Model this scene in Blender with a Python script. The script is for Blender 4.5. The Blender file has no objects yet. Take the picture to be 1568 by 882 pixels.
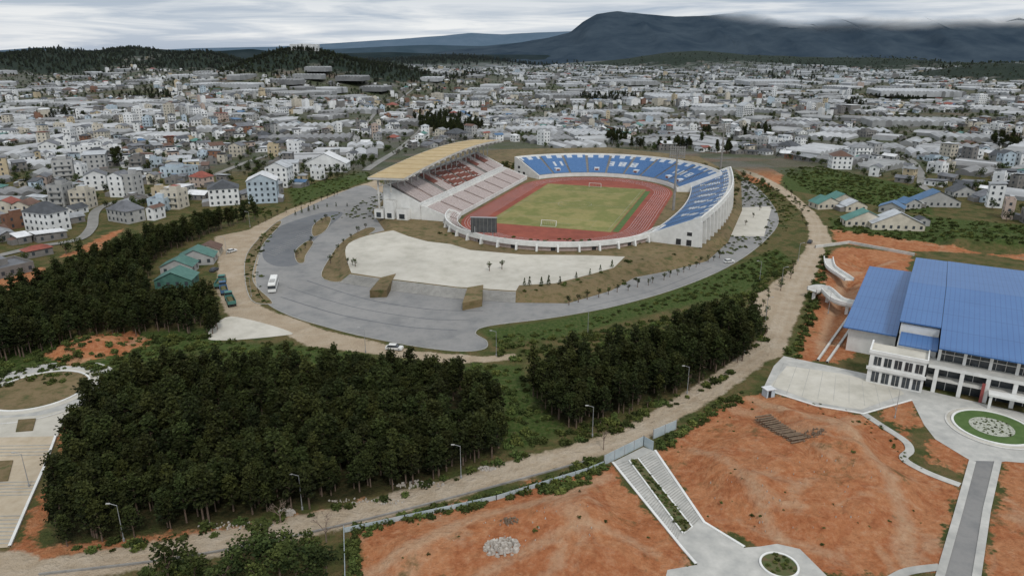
import bpy, math, random, numpy as np
from mathutils import Vector, noise as mnoise
random.seed(7)
scene=bpy.context.scene
R=math.radians
CZ=84.0; PITCH=R(18.6); FP=1090.0
cp,sp=math.cos(PITCH),math.sin(PITCH)
# ---------------------------------------------------------------- survey helper: photo bearing -> map position on the ground
def g(u,v,z=0.0):
    a=(u-784)/FP; b=-(v-441)/FP
    dx=a; dy=cp+b*sp; dz=-sp+b*cp
    t=(z-CZ)/dz
    return (dx*t,dy*t)
def gl(pts,z=0.0): return [g(u,v,z) for u,v in pts]
def catmull(P,n=6,closed=True):
    out=[];N=len(P)
    rngi=range(N) if closed else range(N-1)
    for i in rngi:
        if closed: p0,p1,p2,p3=P[i-1],P[i],P[(i+1)%N],P[(i+2)%N]
        else: p0,p1,p2,p3=P[max(i-1,0)],P[i],P[i+1],P[min(i+2,N-1)]
        for k in range(n):
            t=k/n
            out.append(tuple(0.5*((2*p1[j])+(-p0[j]+p2[j])*t+(2*p0[j]-5*p1[j]+4*p2[j]-p3[j])*t*t+(-p0[j]+3*p1[j]-3*p2[j]+p3[j])*t**3) for j in range(2)))
    if not closed: out.append(tuple(P[-1][:2]))
    return out
def inpoly(x,y,P):
    c=False;j=len(P)-1
    for i in range(len(P)):
        if (P[i][1]>y)!=(P[j][1]>y) and x<(P[j][0]-P[i][0])*(y-P[i][1])/(P[j][1]-P[i][1])+P[i][0]: c=not c
        j=i
    return c
def seg_dist(X,Y,P,closed):
    d=np.full(X.shape,1e9)
    n=len(P)
    for i in range(n if closed else n-1):
        x0,y0=P[i];x1,y1=P[(i+1)%n]
        dx,dy=x1-x0,y1-y0; L=dx*dx+dy*dy+1e-9
        t=np.clip(((X-x0)*dx+(Y-y0)*dy)/L,0,1)
        d=np.minimum(d,np.hypot(X-x0-t*dx,Y-y0-t*dy))
    return d
def sdpoly(X,Y,P,pad=14):
    out=np.full(X.shape,-20.0)
    xs=[p[0] for p in P];ys=[p[1] for p in P]
    m=(X>min(xs)-pad)&(X<max(xs)+pad)&(Y>min(ys)-pad)&(Y<max(ys)+pad)
    if not m.any(): return out
    x=X[m];y=Y[m]
    d=seg_dist(x,y,P,True)
    c=np.zeros(x.shape,bool);n=len(P);j=n-1
    for i in range(n):
        xi,yi=P[i];xj,yj=P[j]
        if yi!=yj:
            k=((yi>y)!=(yj>y))&(x<(xj-xi)*(y-yi)/(yj-yi)+xi)
            c^=k
        j=i
    out[m]=np.clip(np.where(c,d,-d),-20,60)
    return out
def sdline(X,Y,P,hw):
    out=np.full(X.shape,-20.0)
    xs=[p[0] for p in P];ys=[p[1] for p in P];pad=22
    m=(X>min(xs)-pad)&(X<max(xs)+pad)&(Y>min(ys)-pad)&(Y<max(ys)+pad)
    out[m]=np.clip(hw-seg_dist(X[m],Y[m],P,False),-20,20)
    return out
def sst(a,b,x):
    t=np.clip((x-a)/(b-a),0,1); return t*t*(3-2*t)
# ---------------------------------------------------------------- materials
def newmat(name):
    m=bpy.data.materials.new(name); m.use_nodes=True
    nt=m.node_tree; b=nt.nodes['Principled BSDF']
    return m,nt,b
def aerial_haze(nt,col,amt=.5):
    # distance haze painted into town and foliage colours, greyer and bluer farther off
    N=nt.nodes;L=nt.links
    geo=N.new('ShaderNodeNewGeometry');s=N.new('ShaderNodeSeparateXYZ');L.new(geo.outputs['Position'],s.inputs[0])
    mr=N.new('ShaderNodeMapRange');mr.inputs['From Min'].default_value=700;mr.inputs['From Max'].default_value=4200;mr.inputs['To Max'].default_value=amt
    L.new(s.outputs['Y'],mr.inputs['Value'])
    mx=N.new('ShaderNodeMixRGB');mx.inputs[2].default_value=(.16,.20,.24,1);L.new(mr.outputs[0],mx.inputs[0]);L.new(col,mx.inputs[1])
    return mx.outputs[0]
def nmat(name,cols,scale=.5,rough=.9,detail=6,bump=0.0,big=0.0,metal=0.0,spec=.3,sd=.6,haze=0.0):
    m,nt,b=newmat(name); N=nt.nodes;L=nt.links
    geo=N.new('ShaderNodeNewGeometry'); src=geo.outputs['Position']
    n=N.new('ShaderNodeTexNoise'); n.inputs['Scale'].default_value=scale; n.inputs['Detail'].default_value=detail; n.inputs['Roughness'].default_value=sd
    L.new(src,n.inputs['Vector'])
    r=N.new('ShaderNodeValToRGB'); L.new(n.outputs['Fac'],r.inputs['Fac'])
    k=len(cols); e=r.color_ramp.elements
    while len(e)<k: e.new(.5)
    for i,c in enumerate(cols):
        e[i].position=.32+.36*(i/(k-1) if k>1 else 0); e[i].color=(*c,1)
    col=r.outputs['Color']
    def scl(c,o):
        vm=N.new('ShaderNodeVectorMath'); vm.operation='SCALE'; L.new(c,vm.inputs[0]); L.new(o,vm.inputs['Scale']); return vm.outputs[0]
    if big>0:
        n2=N.new('ShaderNodeTexNoise'); n2.inputs['Scale'].default_value=scale*.12; n2.inputs['Detail'].default_value=4
        L.new(src,n2.inputs['Vector'])
        mr=N.new('ShaderNodeMapRange'); mr.inputs['From Min'].default_value=.3; mr.inputs['From Max'].default_value=.7
        mr.inputs['To Min'].default_value=1-big; mr.inputs['To Max'].default_value=1+big
        L.new(n2.outputs['Fac'],mr.inputs['Value']); col=scl(col,mr.outputs[0])
    if haze>0: col=aerial_haze(nt,col,haze)
    L.new(col,b.inputs['Base Color'])
    b.inputs['Roughness'].default_value=rough; b.inputs['Metallic'].default_value=metal
    b.inputs['Specular IOR Level'].default_value=spec
    if bump>0:
        bp=N.new('ShaderNodeBump'); bp.inputs['Strength'].default_value=bump; bp.inputs['Distance'].default_value=.3
        L.new(n.outputs['Fac'],bp.inputs['Height']); L.new(bp.outputs[0],b.inputs['Normal'])
    return m
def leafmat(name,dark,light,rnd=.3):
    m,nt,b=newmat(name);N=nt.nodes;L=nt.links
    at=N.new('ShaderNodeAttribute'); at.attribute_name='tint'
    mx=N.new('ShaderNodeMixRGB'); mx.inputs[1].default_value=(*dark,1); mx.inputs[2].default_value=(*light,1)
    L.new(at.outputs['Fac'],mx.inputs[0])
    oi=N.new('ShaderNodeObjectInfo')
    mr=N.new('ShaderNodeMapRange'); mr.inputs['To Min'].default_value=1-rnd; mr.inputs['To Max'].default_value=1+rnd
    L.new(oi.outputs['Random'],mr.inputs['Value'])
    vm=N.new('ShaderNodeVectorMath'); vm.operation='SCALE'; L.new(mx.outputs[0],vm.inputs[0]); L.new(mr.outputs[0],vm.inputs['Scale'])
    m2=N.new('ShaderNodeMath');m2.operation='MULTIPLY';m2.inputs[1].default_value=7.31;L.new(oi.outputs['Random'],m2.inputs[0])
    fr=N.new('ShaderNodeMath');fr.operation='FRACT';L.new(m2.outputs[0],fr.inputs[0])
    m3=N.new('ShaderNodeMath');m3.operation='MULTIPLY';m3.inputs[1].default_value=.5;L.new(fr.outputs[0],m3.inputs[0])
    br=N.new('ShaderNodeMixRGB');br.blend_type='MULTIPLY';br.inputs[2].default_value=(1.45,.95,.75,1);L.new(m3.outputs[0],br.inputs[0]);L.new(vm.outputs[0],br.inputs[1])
    L.new(aerial_haze(nt,br.outputs[0],.34),b.inputs['Base Color']); b.inputs['Roughness'].default_value=.75; b.inputs['Specular IOR Level'].default_value=.15
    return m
M={}
M['asphalt']=nmat('asphalt',[(.165,.168,.17),(.21,.21,.208),(.255,.25,.243),(.20,.20,.198)],.10,.9,10,0,.18,sd=.7)
M['asphalt_d']=nmat('asphalt_dark',[(.115,.122,.133),(.155,.16,.168)],.2,.9,9,0,.12)
M['conc']=nmat('concrete_paving',[(.34,.34,.325),(.42,.415,.39),(.50,.49,.46)],.3,.9,9,0,.12)
M['conc2']=nmat('concrete_plaza',[(.40,.38,.325),(.49,.465,.405),(.55,.525,.465)],.14,.9,10,0,.13,sd=.7)
M['pave_tan']=nmat('tan_paving',[(.38,.31,.22),(.48,.41,.31)],.4,.9,8,.1,.1)
M['white']=nmat('white_paint',[(.62,.62,.60),(.77,.77,.75)],.4,.6,8,0,.08)
M['offwhite']=nmat('offwhite_paint',[(.44,.43,.40),(.62,.61,.58)],.4,.7,8,0,.12)
M['kerb']=nmat('kerb_stone',[(.27,.27,.25),(.40,.39,.36)],.6,.9,6,0,.15)
M['pinkconc']=nmat('pinkish_concrete',[(.36,.28,.25),(.49,.40,.37)],.6,.9,6,0,.1)
M['greyconc']=nmat('grey_concrete',[(.20,.19,.18),(.30,.29,.27)],.6,.9,6,0,.15)
M['track']=nmat('running_track',[(.20,.052,.034),(.28,.075,.048)],.25,.9,8,0,.15)
M['pitch']=nmat('pitch_grass',[(.165,.165,.05),(.245,.215,.085),(.145,.16,.046),(.22,.2,.075)],.07,.95,10,0,.18,sd=.7)
M['pitchedge']=nmat('pitch_edge_grass',[(.06,.11,.03),(.09,.145,.045)],.5,.95)
M['skirt']=nmat('brown_grass_bank',[(.05,.065,.02),(.12,.095,.042),(.18,.13,.07),(.065,.08,.025)],.25,.95,10,.5,.2,sd=.7)
M['glass']=nmat('dark_glass',[(.02,.025,.03),(.05,.06,.07)],.5,.2,2,spec=.6)
M['dark']=nmat('dark_opening',[(.02,.02,.022),(.04,.04,.042)],.5,.8,2)
M['board']=nmat('scoreboard_back',[(.05,.052,.055),(.085,.088,.09)],.5,.6,4)
M['steel']=nmat('steel_grey',[(.3,.31,.32),(.4,.41,.42)],1,.5,3,metal=.3)
M['tan_roof']=nmat('tan_roof_metal',[(.39,.285,.14),(.48,.37,.20)],.2,.6,7,0,.1)
M['soffit']=nmat('roof_soffit',[(.10,.09,.075),(.15,.135,.11)],.3,.8,4)
M['seat_blue']=nmat('seat_blue',[(.08,.175,.35),(.13,.25,.46)],1.2,.6,4)
M['seat_white']=nmat('seat_white',[(.48,.52,.56),(.64,.67,.7)],1.2,.6,4)
M['seat_red']=nmat('seat_red',[(.20,.07,.05),(.28,.12,.09)],1.2,.6,4)
M['seat_pink']=nmat('seat_pale',[(.42,.35,.33),(.57,.51,.49)],1.2,.7,4)
M['bark']=nmat('bark',[(.10,.07,.05),(.18,.13,.1)],2,.95)
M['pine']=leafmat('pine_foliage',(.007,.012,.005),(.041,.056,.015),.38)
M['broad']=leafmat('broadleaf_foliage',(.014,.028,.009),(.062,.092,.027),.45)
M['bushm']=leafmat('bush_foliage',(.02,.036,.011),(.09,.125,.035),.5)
M['twig']=nmat('bare_twigs',[(.16,.12,.09),(.26,.2,.16)],2,.95)
M['black']=nmat('tyre_black',[(.015,.015,.015),(.03,.03,.03)],2,.8,2)
M['red']=nmat('red_paint',[(.26,.06,.06),(.32,.09,.08)],1,.5,3)
M['greenroof']=nmat('green_sheet_roof',[(.05,.13,.11),(.08,.18,.15)],.6,.6,5,0,.15)
M['fence']=nmat('corrugated_fence',[(.36,.43,.46),(.47,.52,.54)],.5,.6,5,0,.15)
M['rock']=nmat('rubble',[(.3,.26,.22),(.48,.45,.41)],1.5,.95,5)
M['wood']=nmat('timber',[(.12,.085,.06),(.22,.16,.11)],2,.9,5)
M['flower']=nmat('flowers',[(.08,.12,.04),(.5,.5,.45),(.08,.12,.04)],3,.9,5)
M['soil']=nmat('planter_soil',[(.06,.10,.03),(.13,.09,.05)],.8,.95,6)
def ribmat(name,c1,c2,dirv,freq,rough=.45):
    m,nt,b=newmat(name);N=nt.nodes;L=nt.links
    geo=N.new('ShaderNodeNewGeometry')
    def lines(dv,fq,th):
        dt=N.new('ShaderNodeVectorMath'); dt.operation='DOT_PRODUCT'; dt.inputs[1].default_value=(dv[0],dv[1],0)
        L.new(geo.outputs['Position'],dt.inputs[0])
        ml=N.new('ShaderNodeMath'); ml.operation='MULTIPLY'; ml.inputs[1].default_value=fq; L.new(dt.outputs['Value'],ml.inputs[0])
        fr=N.new('ShaderNodeMath'); fr.operation='FRACT'; L.new(ml.outputs[0],fr.inputs[0])
        gt=N.new('ShaderNodeMath'); gt.operation='GREATER_THAN'; gt.inputs[1].default_value=th; L.new(fr.outputs[0],gt.inputs[0]);return gt.outputs[0]
    n=N.new('ShaderNodeTexNoise'); n.inputs['Scale'].default_value=.12; n.inputs['Detail'].default_value=8; L.new(geo.outputs['Position'],n.inputs['Vector'])
    r=N.new('ShaderNodeMixRGB'); r.inputs[1].default_value=(*c1,1); r.inputs[2].default_value=(*c2,1); L.new(n.outputs['Fac'],r.inputs[0])
    col=r.outputs[0]
    for o,cc in((lines(dirv,freq,.82),(.76,.78,.83)),(lines((-dirv[1],dirv[0]),.09,.975),(.6,.64,.7))):
        mx=N.new('ShaderNodeMixRGB'); mx.blend_type='MULTIPLY'; mx.inputs[2].default_value=(*cc,1); L.new(o,mx.inputs[0]); L.new(col,mx.inputs[1]);col=mx.outputs[0]
    L.new(col,b.inputs['Base Color']); b.inputs['Roughness'].default_value=rough
    return m
HE1=(math.cos(R(31.3)),-math.sin(R(31.3))); HE2=(-HE1[1],HE1[0])
M['blue_roof']=ribmat('blue_roof_sheet',(.042,.12,.30),(.07,.172,.38),HE1,.8)
# ---------------------------------------------------------------- mesh builder
class MB:
    def __init__(s): s.v=[];s.f=[];s.m=[];s.mats=[];s.mi={}
    def mat(s,k):
        if k not in s.mi: s.mi[k]=len(s.mats); s.mats.append(M[k])
        return s.mi[k]
    def face(s,pts,k):
        i=len(s.v); s.v.extend(pts); s.f.append(tuple(range(i,i+len(pts)))); s.m.append(s.mat(k))
    def hexa(s,b,t,k,kt=None,bottom=False):
        i=len(s.v); s.v.extend(b); s.v.extend(t); n=len(b); mi=s.mat(k)
        for j in range(n):
            q=(j+1)%n; s.f.append((i+j,i+q,i+n+q,i+n+j)); s.m.append(mi)
        s.f.append(tuple(range(i+n,i+2*n))); s.m.append(s.mat(kt) if kt else mi)
        if bottom: s.f.append(tuple(range(i+n-1,i-1,-1))); s.m.append(mi)
    def box(s,cx,cy,z0,w,d,h,a,k,kt=None,bottom=False):
        c,q=math.cos(a),math.sin(a)
        b=[];t=[]
        for x,y in((-w/2,-d/2),(w/2,-d/2),(w/2,d/2),(-w/2,d/2)):
            X=cx+x*c-y*q;Y=cy+x*q+y*c; b.append((X,Y,z0)); t.append((X,Y,z0+h))
        s.hexa(b,t,k,kt,bottom)
    def beam(s,p,q,r,k,n=5,r2=None):
        p=Vector(p);q=Vector(q);d=(q-p)
        if d.length<1e-6: return
        d.normalize(); a=d.orthogonal().normalized(); b=d.cross(a); r2=r if r2 is None else r2
        B=[tuple(p+(a*math.cos(2*math.pi*i/n)+b*math.sin(2*math.pi*i/n))*r) for i in range(n)]
        T=[tuple(q+(a*math.cos(2*math.pi*i/n)+b*math.sin(2*math.pi*i/n))*r2) for i in range(n)]
        s.hexa(B,T,k,bottom=True)
    def obj(s,name,parent=None,coll=None):
        me=bpy.data.meshes.new(name); me.from_pydata(s.v,[],s.f)
        for m in s.mats: me.materials.append(m)
        me.polygons.foreach_set('material_index',s.m); me.update()
        o=bpy.data.objects.new(name,me)
        (coll or scene.collection).objects.link(o)
        if parent: o.parent=parent
        return o
def empty(name):
    o=bpy.data.objects.new(name,None); scene.collection.objects.link(o); return o
def sheet(name,P,z,k,parent=None,skirt=0.0):
    from mathutils.geometry import tessellate_polygon
    tr=tessellate_polygon([[Vector((p[0],p[1],0)) for p in P]])
    b=MB(); b.v=[(p[0],p[1],z) for p in P]; mi=b.mat(k)
    for t in tr:
        a,c,d=[P[i] for i in t]
        cr=(c[0]-a[0])*(d[1]-a[1])-(c[1]-a[1])*(d[0]-a[0])
        b.f.append(tuple(t) if cr>0 else tuple(t)[::-1]); b.m.append(mi)
    if skirt:
        n=len(P)
        for i in range(n):
            j=(i+1)%n
            b.face([(P[i][0],P[i][1],z),(P[j][0],P[j][1],z),(P[j][0],P[j][1],z-skirt),(P[i][0],P[i][1],z-skirt)],k)
    return b.obj(name,parent)
def ribbon(b,P,w,z,k,h=0.0,off=0.0,closed=False,zf=None):
    n=len(P);Lp=[];Rp=[]
    for i in range(n):
        if closed: a=P[i-1];c=P[(i+1)%n]
        else: a=P[max(i-1,0)];c=P[min(i+1,n-1)]
        dx,dy=c[0]-a[0],c[1]-a[1];L=math.hypot(dx,dy)+1e-9;nx,ny=-dy/L,dx/L
        Lp.append((P[i][0]+nx*(off+w/2),P[i][1]+ny*(off+w/2)));Rp.append((P[i][0]+nx*(off-w/2),P[i][1]+ny*(off-w/2)))
    for i in range(n if closed else n-1):
        j=(i+1)%n
        if zf: b.face([(*Rp[i],zf(*P[i])+z),(*Rp[j],zf(*P[j])+z),(*Lp[j],zf(*P[j])+z),(*Lp[i],zf(*P[i])+z)],k)
        elif h==0: b.face([(*Rp[i],z),(*Rp[j],z),(*Lp[j],z),(*Lp[i],z)],k)
        else:
            b.face([(*Rp[i],z+h),(*Rp[j],z+h),(*Lp[j],z+h),(*Lp[i],z+h)],k)
            b.face([(*Rp[i],z),(*Rp[j],z),(*Rp[j],z+h),(*Rp[i],z+h)],k)
            b.face([(*Lp[j],z),(*Lp[i],z),(*Lp[i],z+h),(*Lp[j],z+h)],k)
def circle(c,r,n=48,a0=0,a1=2*math.pi):
    return [(c[0]+r*math.cos(a0+(a1-a0)*i/n),c[1]+r*math.sin(a0+(a1-a0)*i/n)) for i in range(n)]
# ---------------------------------------------------------------- terrain
HILLS=[(190,78,3100,105,420),(50,88,2500,130,320),(330,82,2800,95,380),
 (440,91,1900,100,230),(560,95,1950,100,240),(690,87,4200,120,400),(-120,84,2900,150,400),
 (1330,90,3600,260,500),(1050,88,3800,160,500),(1540,97,2200,120,300)]
HG=[]
for u,vt,D,wp,dm in HILLS: HG.append(((u-784)/1150*D,D,(84+(74-vt)/1213*D),wp/1150*D,dm))
relief=[(gl([(548,812),(700,775),(925,722),(1050,855),(1010,900),(560,910)]),3.2,.055),
        (gl([(1010,695),(1100,632),(1180,608),(1310,640),(1370,680),(1380,712),(1455,752),(1420,860),(1270,872),(1160,820),(1090,790)]),5.6,.045),
        (gl([(1225,545),(1250,470),(1268,405),(1300,385),(1380,395),(1340,440),(1290,520),(1265,552)]),-4.0,.08),
        (gl([(20,560),(110,510),(220,505),(240,535),(150,570)]),4.0,.06),
        (gl([(1400,352),(1500,345),(1700,370),(1700,402),(1440,382)]),5,.03),
        (gl([(1195,262),(1260,255),(1420,300),(1400,318),(1260,300)]),3,.03)]
def height(X,Y):
    X=np.asarray(X,float);Y=np.asarray(Y,float)
    far=sst(520,1200,Y)
    z=far*(13*np.sin(X/310+1.3)*np.cos(Y/420)+8*np.sin(X/130+Y/260)+5*np.sin(Y/150-X/200))-6*sst(500,700,Y)
    for hx,hy,hh,sx,sy in HG:
        z=z+hh*np.exp(-((X-hx)/sx)**2-((Y-hy)/sy)**2)*(1+.12*np.sin(X/90+Y/70))
    return z
def hxy(x,y): return float(height(x,y))
xs=np.concatenate([-330-np.cumsum(1.6*1.075**np.arange(78))[::-1],np.arange(-330,330,1.3),330+np.cumsum(1.6*1.075**np.arange(78))])
ys=np.concatenate([np.arange(30,500,1.3),500+np.cumsum(1.6*1.028**np.arange(185))])
X,Y=np.meshgrid(xs,ys)
Z=height(X,Y)
fx=X+3*np.sin(Y*.11);fy=Y+3*np.sin(X*.09)
def vnoise(Xa,Ya,s,seed):
    r=np.random.default_rng(seed).random((256,256));xi=Xa/s;yi=Ya/s
    x0=np.floor(xi).astype(int);y0=np.floor(yi).astype(int);fx_=xi-x0;fy_=yi-y0
    fx_=fx_*fx_*(3-2*fx_);fy_=fy_*fy_*(3-2*fy_)
    a=r[x0%256,y0%256];b_=r[(x0+1)%256,y0%256];c_=r[x0%256,(y0+1)%256];d_=r[(x0+1)%256,(y0+1)%256]
    return (a*(1-fx_)+b_*fx_)*(1-fy_)+(c_*(1-fx_)+d_*fx_)*fy_
ero=.5*np.abs(vnoise(X,Y,14,1)-.5)*2+.32*np.abs(vnoise(X,Y,6,2)-.5)*2+.22*vnoise(X,Y,3,3)
for P,amp,fr in relief:
    s=sdpoly(X,Y,P)
    w=sst(1.5,12,s)
    n=.42+.25*np.sin(fx*fr*2+fy*fr)+.18*np.sin(fy*fr*3.1-fx*fr*1.2)+.6*ero
    Z=Z+w*amp*n
def mask(polys,lines=()):
    o=np.full(X.shape,-20.0)
    for P in polys: o=np.maximum(o,sdpoly(X,Y,P))
    for P,hw in lines: o=np.maximum(o,sdline(X,Y,P,hw))
    return o
dirt=mask([gl(p) for p in [
 [(545,805),(700,768),(930,712),(1068,862),(1010,910),(550,910)],
 [(1000,692),(1100,622),(1160,598),(1320,635),(1388,672),(1390,708),(1470,748),(1440,872),(1270,885),(1160,835),(1085,805)],
 [(1215,550),(1240,470),(1255,400),(1290,378),(1400,388),(1380,440),(1310,545),(1275,556)],
 [(1535,708),(1700,700),(1700,950),(1500,950)],
 [(100,640),(118,640),(85,740),(60,830),(90,850),(10,860),(40,800),(85,720)],
 [(60,548),(110,518),(200,505),(232,525),(190,545),(110,562)],
 [(-40,420),(20,400),(75,412),(40,440),(-40,450)],[(90,395),(160,360),(190,350),(150,385)],
 [(1110,248),(1150,242),(1200,268),(1190,290),(1150,280)],
 [(1270,350),(1400,368),(1568,400),(1700,420),(1568,390),(1400,385),(1280,372)],
 [(20,848),(100,832),(300,814),(430,795),(560,766),(550,776),(400,808),(200,846),(60,868)],
 [(600,205),(650,200),(660,215),(640,240),(600,240)],[(1340,628),(1395,610),(1415,650),(1385,668)],[(1430,675),(1480,690),(1475,725),(1410,700)],
]])
roadP=catmull(gl([(-80,905),(90,872),(250,845),(380,822),(560,783),(700,745),(830,708),(950,672),(1040,625),(1110,580),(1165,540),(1190,500),(1210,450),(1235,400),(1250,370),(1245,335),(1215,305),(1180,280),(1140,262),(1060,232)]),5,False)
tan=mask([gl(p) for p in [
 [(1145,462),(1215,410),(1245,370),(1268,385),(1245,430),(1215,500),(1200,545),(1150,560),(1170,500)],
 [(330,362),(380,352),(440,322),(520,294),(575,276),(600,290),(430,350),(400,370),(400,470),(500,506),(640,538),(740,546),(790,540),(792,550),(700,558),(560,541),(470,530),(440,512),(400,505),(360,492),(345,478),(330,440),(335,400),(325,380)],
 [(1240,355),(1265,345),(1275,372),(1250,380)],[(-60,850),(40,842),(110,880),(-60,930)]]],[(roadP,3.6)])
green=mask([gl(p) for p in [
 [(740,580),(830,585),(870,660),(800,690),(765,690)],[(-60,560),(60,520),(330,500),(345,530),(200,560),(60,570),(-60,600)],
 [(730,505),(860,487),(1000,455),(1130,405),(1190,380),(1215,400),(1140,450),(1000,480),(850,520),(760,525)],
 [(1190,240),(1420,290),(1430,330),(1200,290)],[(1270,335),(1400,330),(1568,345),(1800,380),(1800,410),(1420,372),(1270,355)],
 [(440,290),(560,262),(570,275),(450,315)],[(1205,540),(1238,470),(1250,380),(1262,380),(1250,470),(1225,545)],
 [(700,560),(800,558),(810,590),(740,600)],[(300,520),(470,530),(640,560),(640,600),(300,600)]]])
forest=mask([gl(p) for p in [
 [(75,835),(95,770),(125,700),(150,640),(175,600),(230,590),(350,585),(480,585),(650,595),(735,605),(765,640),(770,690),(700,722),(560,762),(440,785),(300,806),(150,830)],
 [(812,590),(850,570),(950,560),(1040,545),(1060,510),(1100,495),(1155,500),(1140,545),(1100,575),(1020,605),(940,635),(880,655),(830,640)]]])
trk=np.full(X.shape,-20.0)
def offs(P,o):
    Q=[]
    for i in range(len(P)):
        a=P[max(i-1,0)];c=P[min(i+1,len(P)-1)];dx,dy=c[0]-a[0],c[1]-a[1];L=math.hypot(dx,dy)+1e-9
        Q.append((P[i][0]-dy/L*o,P[i][1]+dx/L*o))
    return Q
for img,hw in (([(1150,610),(1230,650),(1300,690),(1345,735),(1380,790),(1390,860)],1.5),([(1060,690),(1120,735),(1170,800),(1200,830)],.9),([(560,880),(640,840),(720,800),(840,770),(930,730)],1.3),([(700,900),(800,850),(900,820),(1000,850)],1.0),([(1255,540),(1275,470),(1300,420),(1370,400)],1.3)):
    P=catmull(gl(img),5,False);trk=np.maximum(trk,sdline(X,Y,P,hw))
for o in(-1.2,1.2): trk=np.maximum(trk,sdline(X,Y,offs(roadP,o),.45))
hillm=np.zeros(X.shape)
for hx,hy,hh,sx,sy in HG: hillm=np.maximum(hillm,np.exp(-((X-hx)/sx)**2-((Y-hy)/sy)**2))
ny,nx=X.shape
V=np.stack([X.ravel(),Y.ravel(),Z.ravel()],1)
idx=np.arange(nx*ny).reshape(ny,nx)
F=np.stack([idx[:-1,:-1].ravel(),idx[:-1,1:].ravel(),idx[1:,1:].ravel(),idx[1:,:-1].ravel()],1)
me=bpy.data.meshes.new('ground'); me.vertices.add(len(V)); me.vertices.foreach_set('co',V.ravel())
me.loops.add(F.size); me.loops.foreach_set('vertex_index',F.ravel().astype(np.int32))
me.polygons.add(len(F)); me.polygons.foreach_set('loop_start',np.arange(0,F.size,4,dtype=np.int32))
me.update(calc_edges=True); me.validate()
me.polygons.foreach_set('use_smooth',np.ones(len(F),bool))
for nm,a in(('dirt',dirt),('tan',tan),('green',green),('forest',forest),('hill',hillm),('trk',trk)):
    at=me.attributes.new(nm,'FLOAT','POINT'); at.data.foreach_set('value',a.ravel().astype(np.float32))
ground=bpy.data.objects.new('ground',me); scene.collection.objects.link(ground)
def groundmat():
    m,nt,b=newmat('ground_soil_grass');N=nt.nodes;L=nt.links
    geo=N.new('ShaderNodeNewGeometry');pos=geo.outputs['Position']
    def noi(s,d=6,r=.6,dist=0):
        n=N.new('ShaderNodeTexNoise');n.inputs['Scale'].default_value=s;n.inputs['Detail'].default_value=d;n.inputs['Roughness'].default_value=r;n.inputs['Distortion'].default_value=dist
        L.new(pos,n.inputs['Vector']);return n.outputs['Fac']
    def ramp(f,cols,lo=.3,hi=.7):
        r=N.new('ShaderNodeValToRGB');L.new(f,r.inputs['Fac']);e=r.color_ramp.elements
        while len(e)<len(cols): e.new(.5)
        for i,c in enumerate(cols): e[i].position=lo+(hi-lo)*i/(len(cols)-1);e[i].color=(*c,1)
        return r.outputs[0]
    def mix(f,a,c,bt='MIX'):
        x=N.new('ShaderNodeMixRGB');x.blend_type=bt
        if isinstance(f,float): x.inputs[0].default_value=f
        else: L.new(f,x.inputs[0])
        L.new(a,x.inputs[1]);L.new(c,x.inputs[2]);return x.outputs[0]
    def mr(f,a,c,t0=0,t1=1):
        x=N.new('ShaderNodeMapRange');L.new(f,x.inputs['Value'])
        x.inputs['From Min'].default_value=a;x.inputs['From Max'].default_value=c;x.inputs['To Min'].default_value=t0;x.inputs['To Max'].default_value=t1
        return x.outputs[0]
    def mth(op,a,c):
        x=N.new('ShaderNodeMath');x.operation=op
        for i,q in enumerate((a,c)):
            if isinstance(q,(int,float)): x.inputs[i].default_value=q
            else: L.new(q,x.inputs[i])
        return x.outputs[0]
    def attr(n):
        a=N.new('ShaderNodeAttribute');a.attribute_name=n;return a.outputs['Fac']
    nf=noi(.9,8);nm=noi(.16,7);nb=noi(.03,5);nvf=noi(2.6,6,.7)
    base=ramp(nm,[(.034,.048,.016),(.075,.076,.027),(.15,.105,.052),(.048,.066,.019)])
    grn=ramp(nf,[(.022,.044,.01),(.044,.072,.017),(.07,.094,.028),(.12,.10,.05)])
    base=mix(mr(nf,.35,.65),base,mix(.5,base,grn))
    d1=ramp(noi(.07,9,.68,.6),[(.22,.075,.031),(.36,.135,.056),(.43,.21,.105),(.30,.10,.042),(.41,.175,.08),(.27,.15,.08)],.3,.7)
    d2=ramp(noi(.6,9,.72),[(.19,.07,.031),(.37,.15,.067),(.49,.29,.175)],.35,.68)
    dc=mix(.5,d1,d2)
    palec=ramp(nf,[(.36,.22,.13),(.49,.34,.225)])
    pale=mr(noi(.05,6,.6,1.2),.54,.62,0,.55)
    dc=mix(pale,dc,palec)
    veg=mr(noi(.10,8,.72),.58,.65,0,.75)
    dc=mix(veg,dc,ramp(nvf,[(.05,.06,.02),(.11,.085,.037),(.19,.11,.052)]))
    tc=mix(.45,ramp(nm,[(.30,.225,.15),(.40,.32,.23),(.49,.42,.335)]),ramp(nvf,[(.29,.22,.15),(.47,.395,.30)]))
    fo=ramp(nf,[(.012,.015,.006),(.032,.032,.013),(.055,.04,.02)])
    jit=mth('MULTIPLY',mth('SUBTRACT',nm,.5),9); jit2=mth('MULTIPLY',mth('SUBTRACT',nf,.5),5)
    j=mth('ADD',jit,jit2)
    c=base
    c=mix(mr(mth('ADD',attr('green'),j),-1,1.5),c,grn)
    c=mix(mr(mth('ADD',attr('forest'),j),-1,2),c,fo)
    tk=mr(mth('ADD',attr('trk'),mth('MULTIPLY',j,.25)),-.8,.8,0,.6)
    dc=mix(tk,dc,palec)
    c=mix(mr(mth('ADD',attr('dirt'),j),-.4,.6),c,dc)
    ta=attr('tan')
    c2=ramp(nf,[(.42,.35,.27),(.52,.45,.36)])
    tc=mix(tk,tc,c2)
    c=mix(mr(mth('ADD',ta,mth('MULTIPLY',j,.35)),-.3,.5),c,tc)
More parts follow.
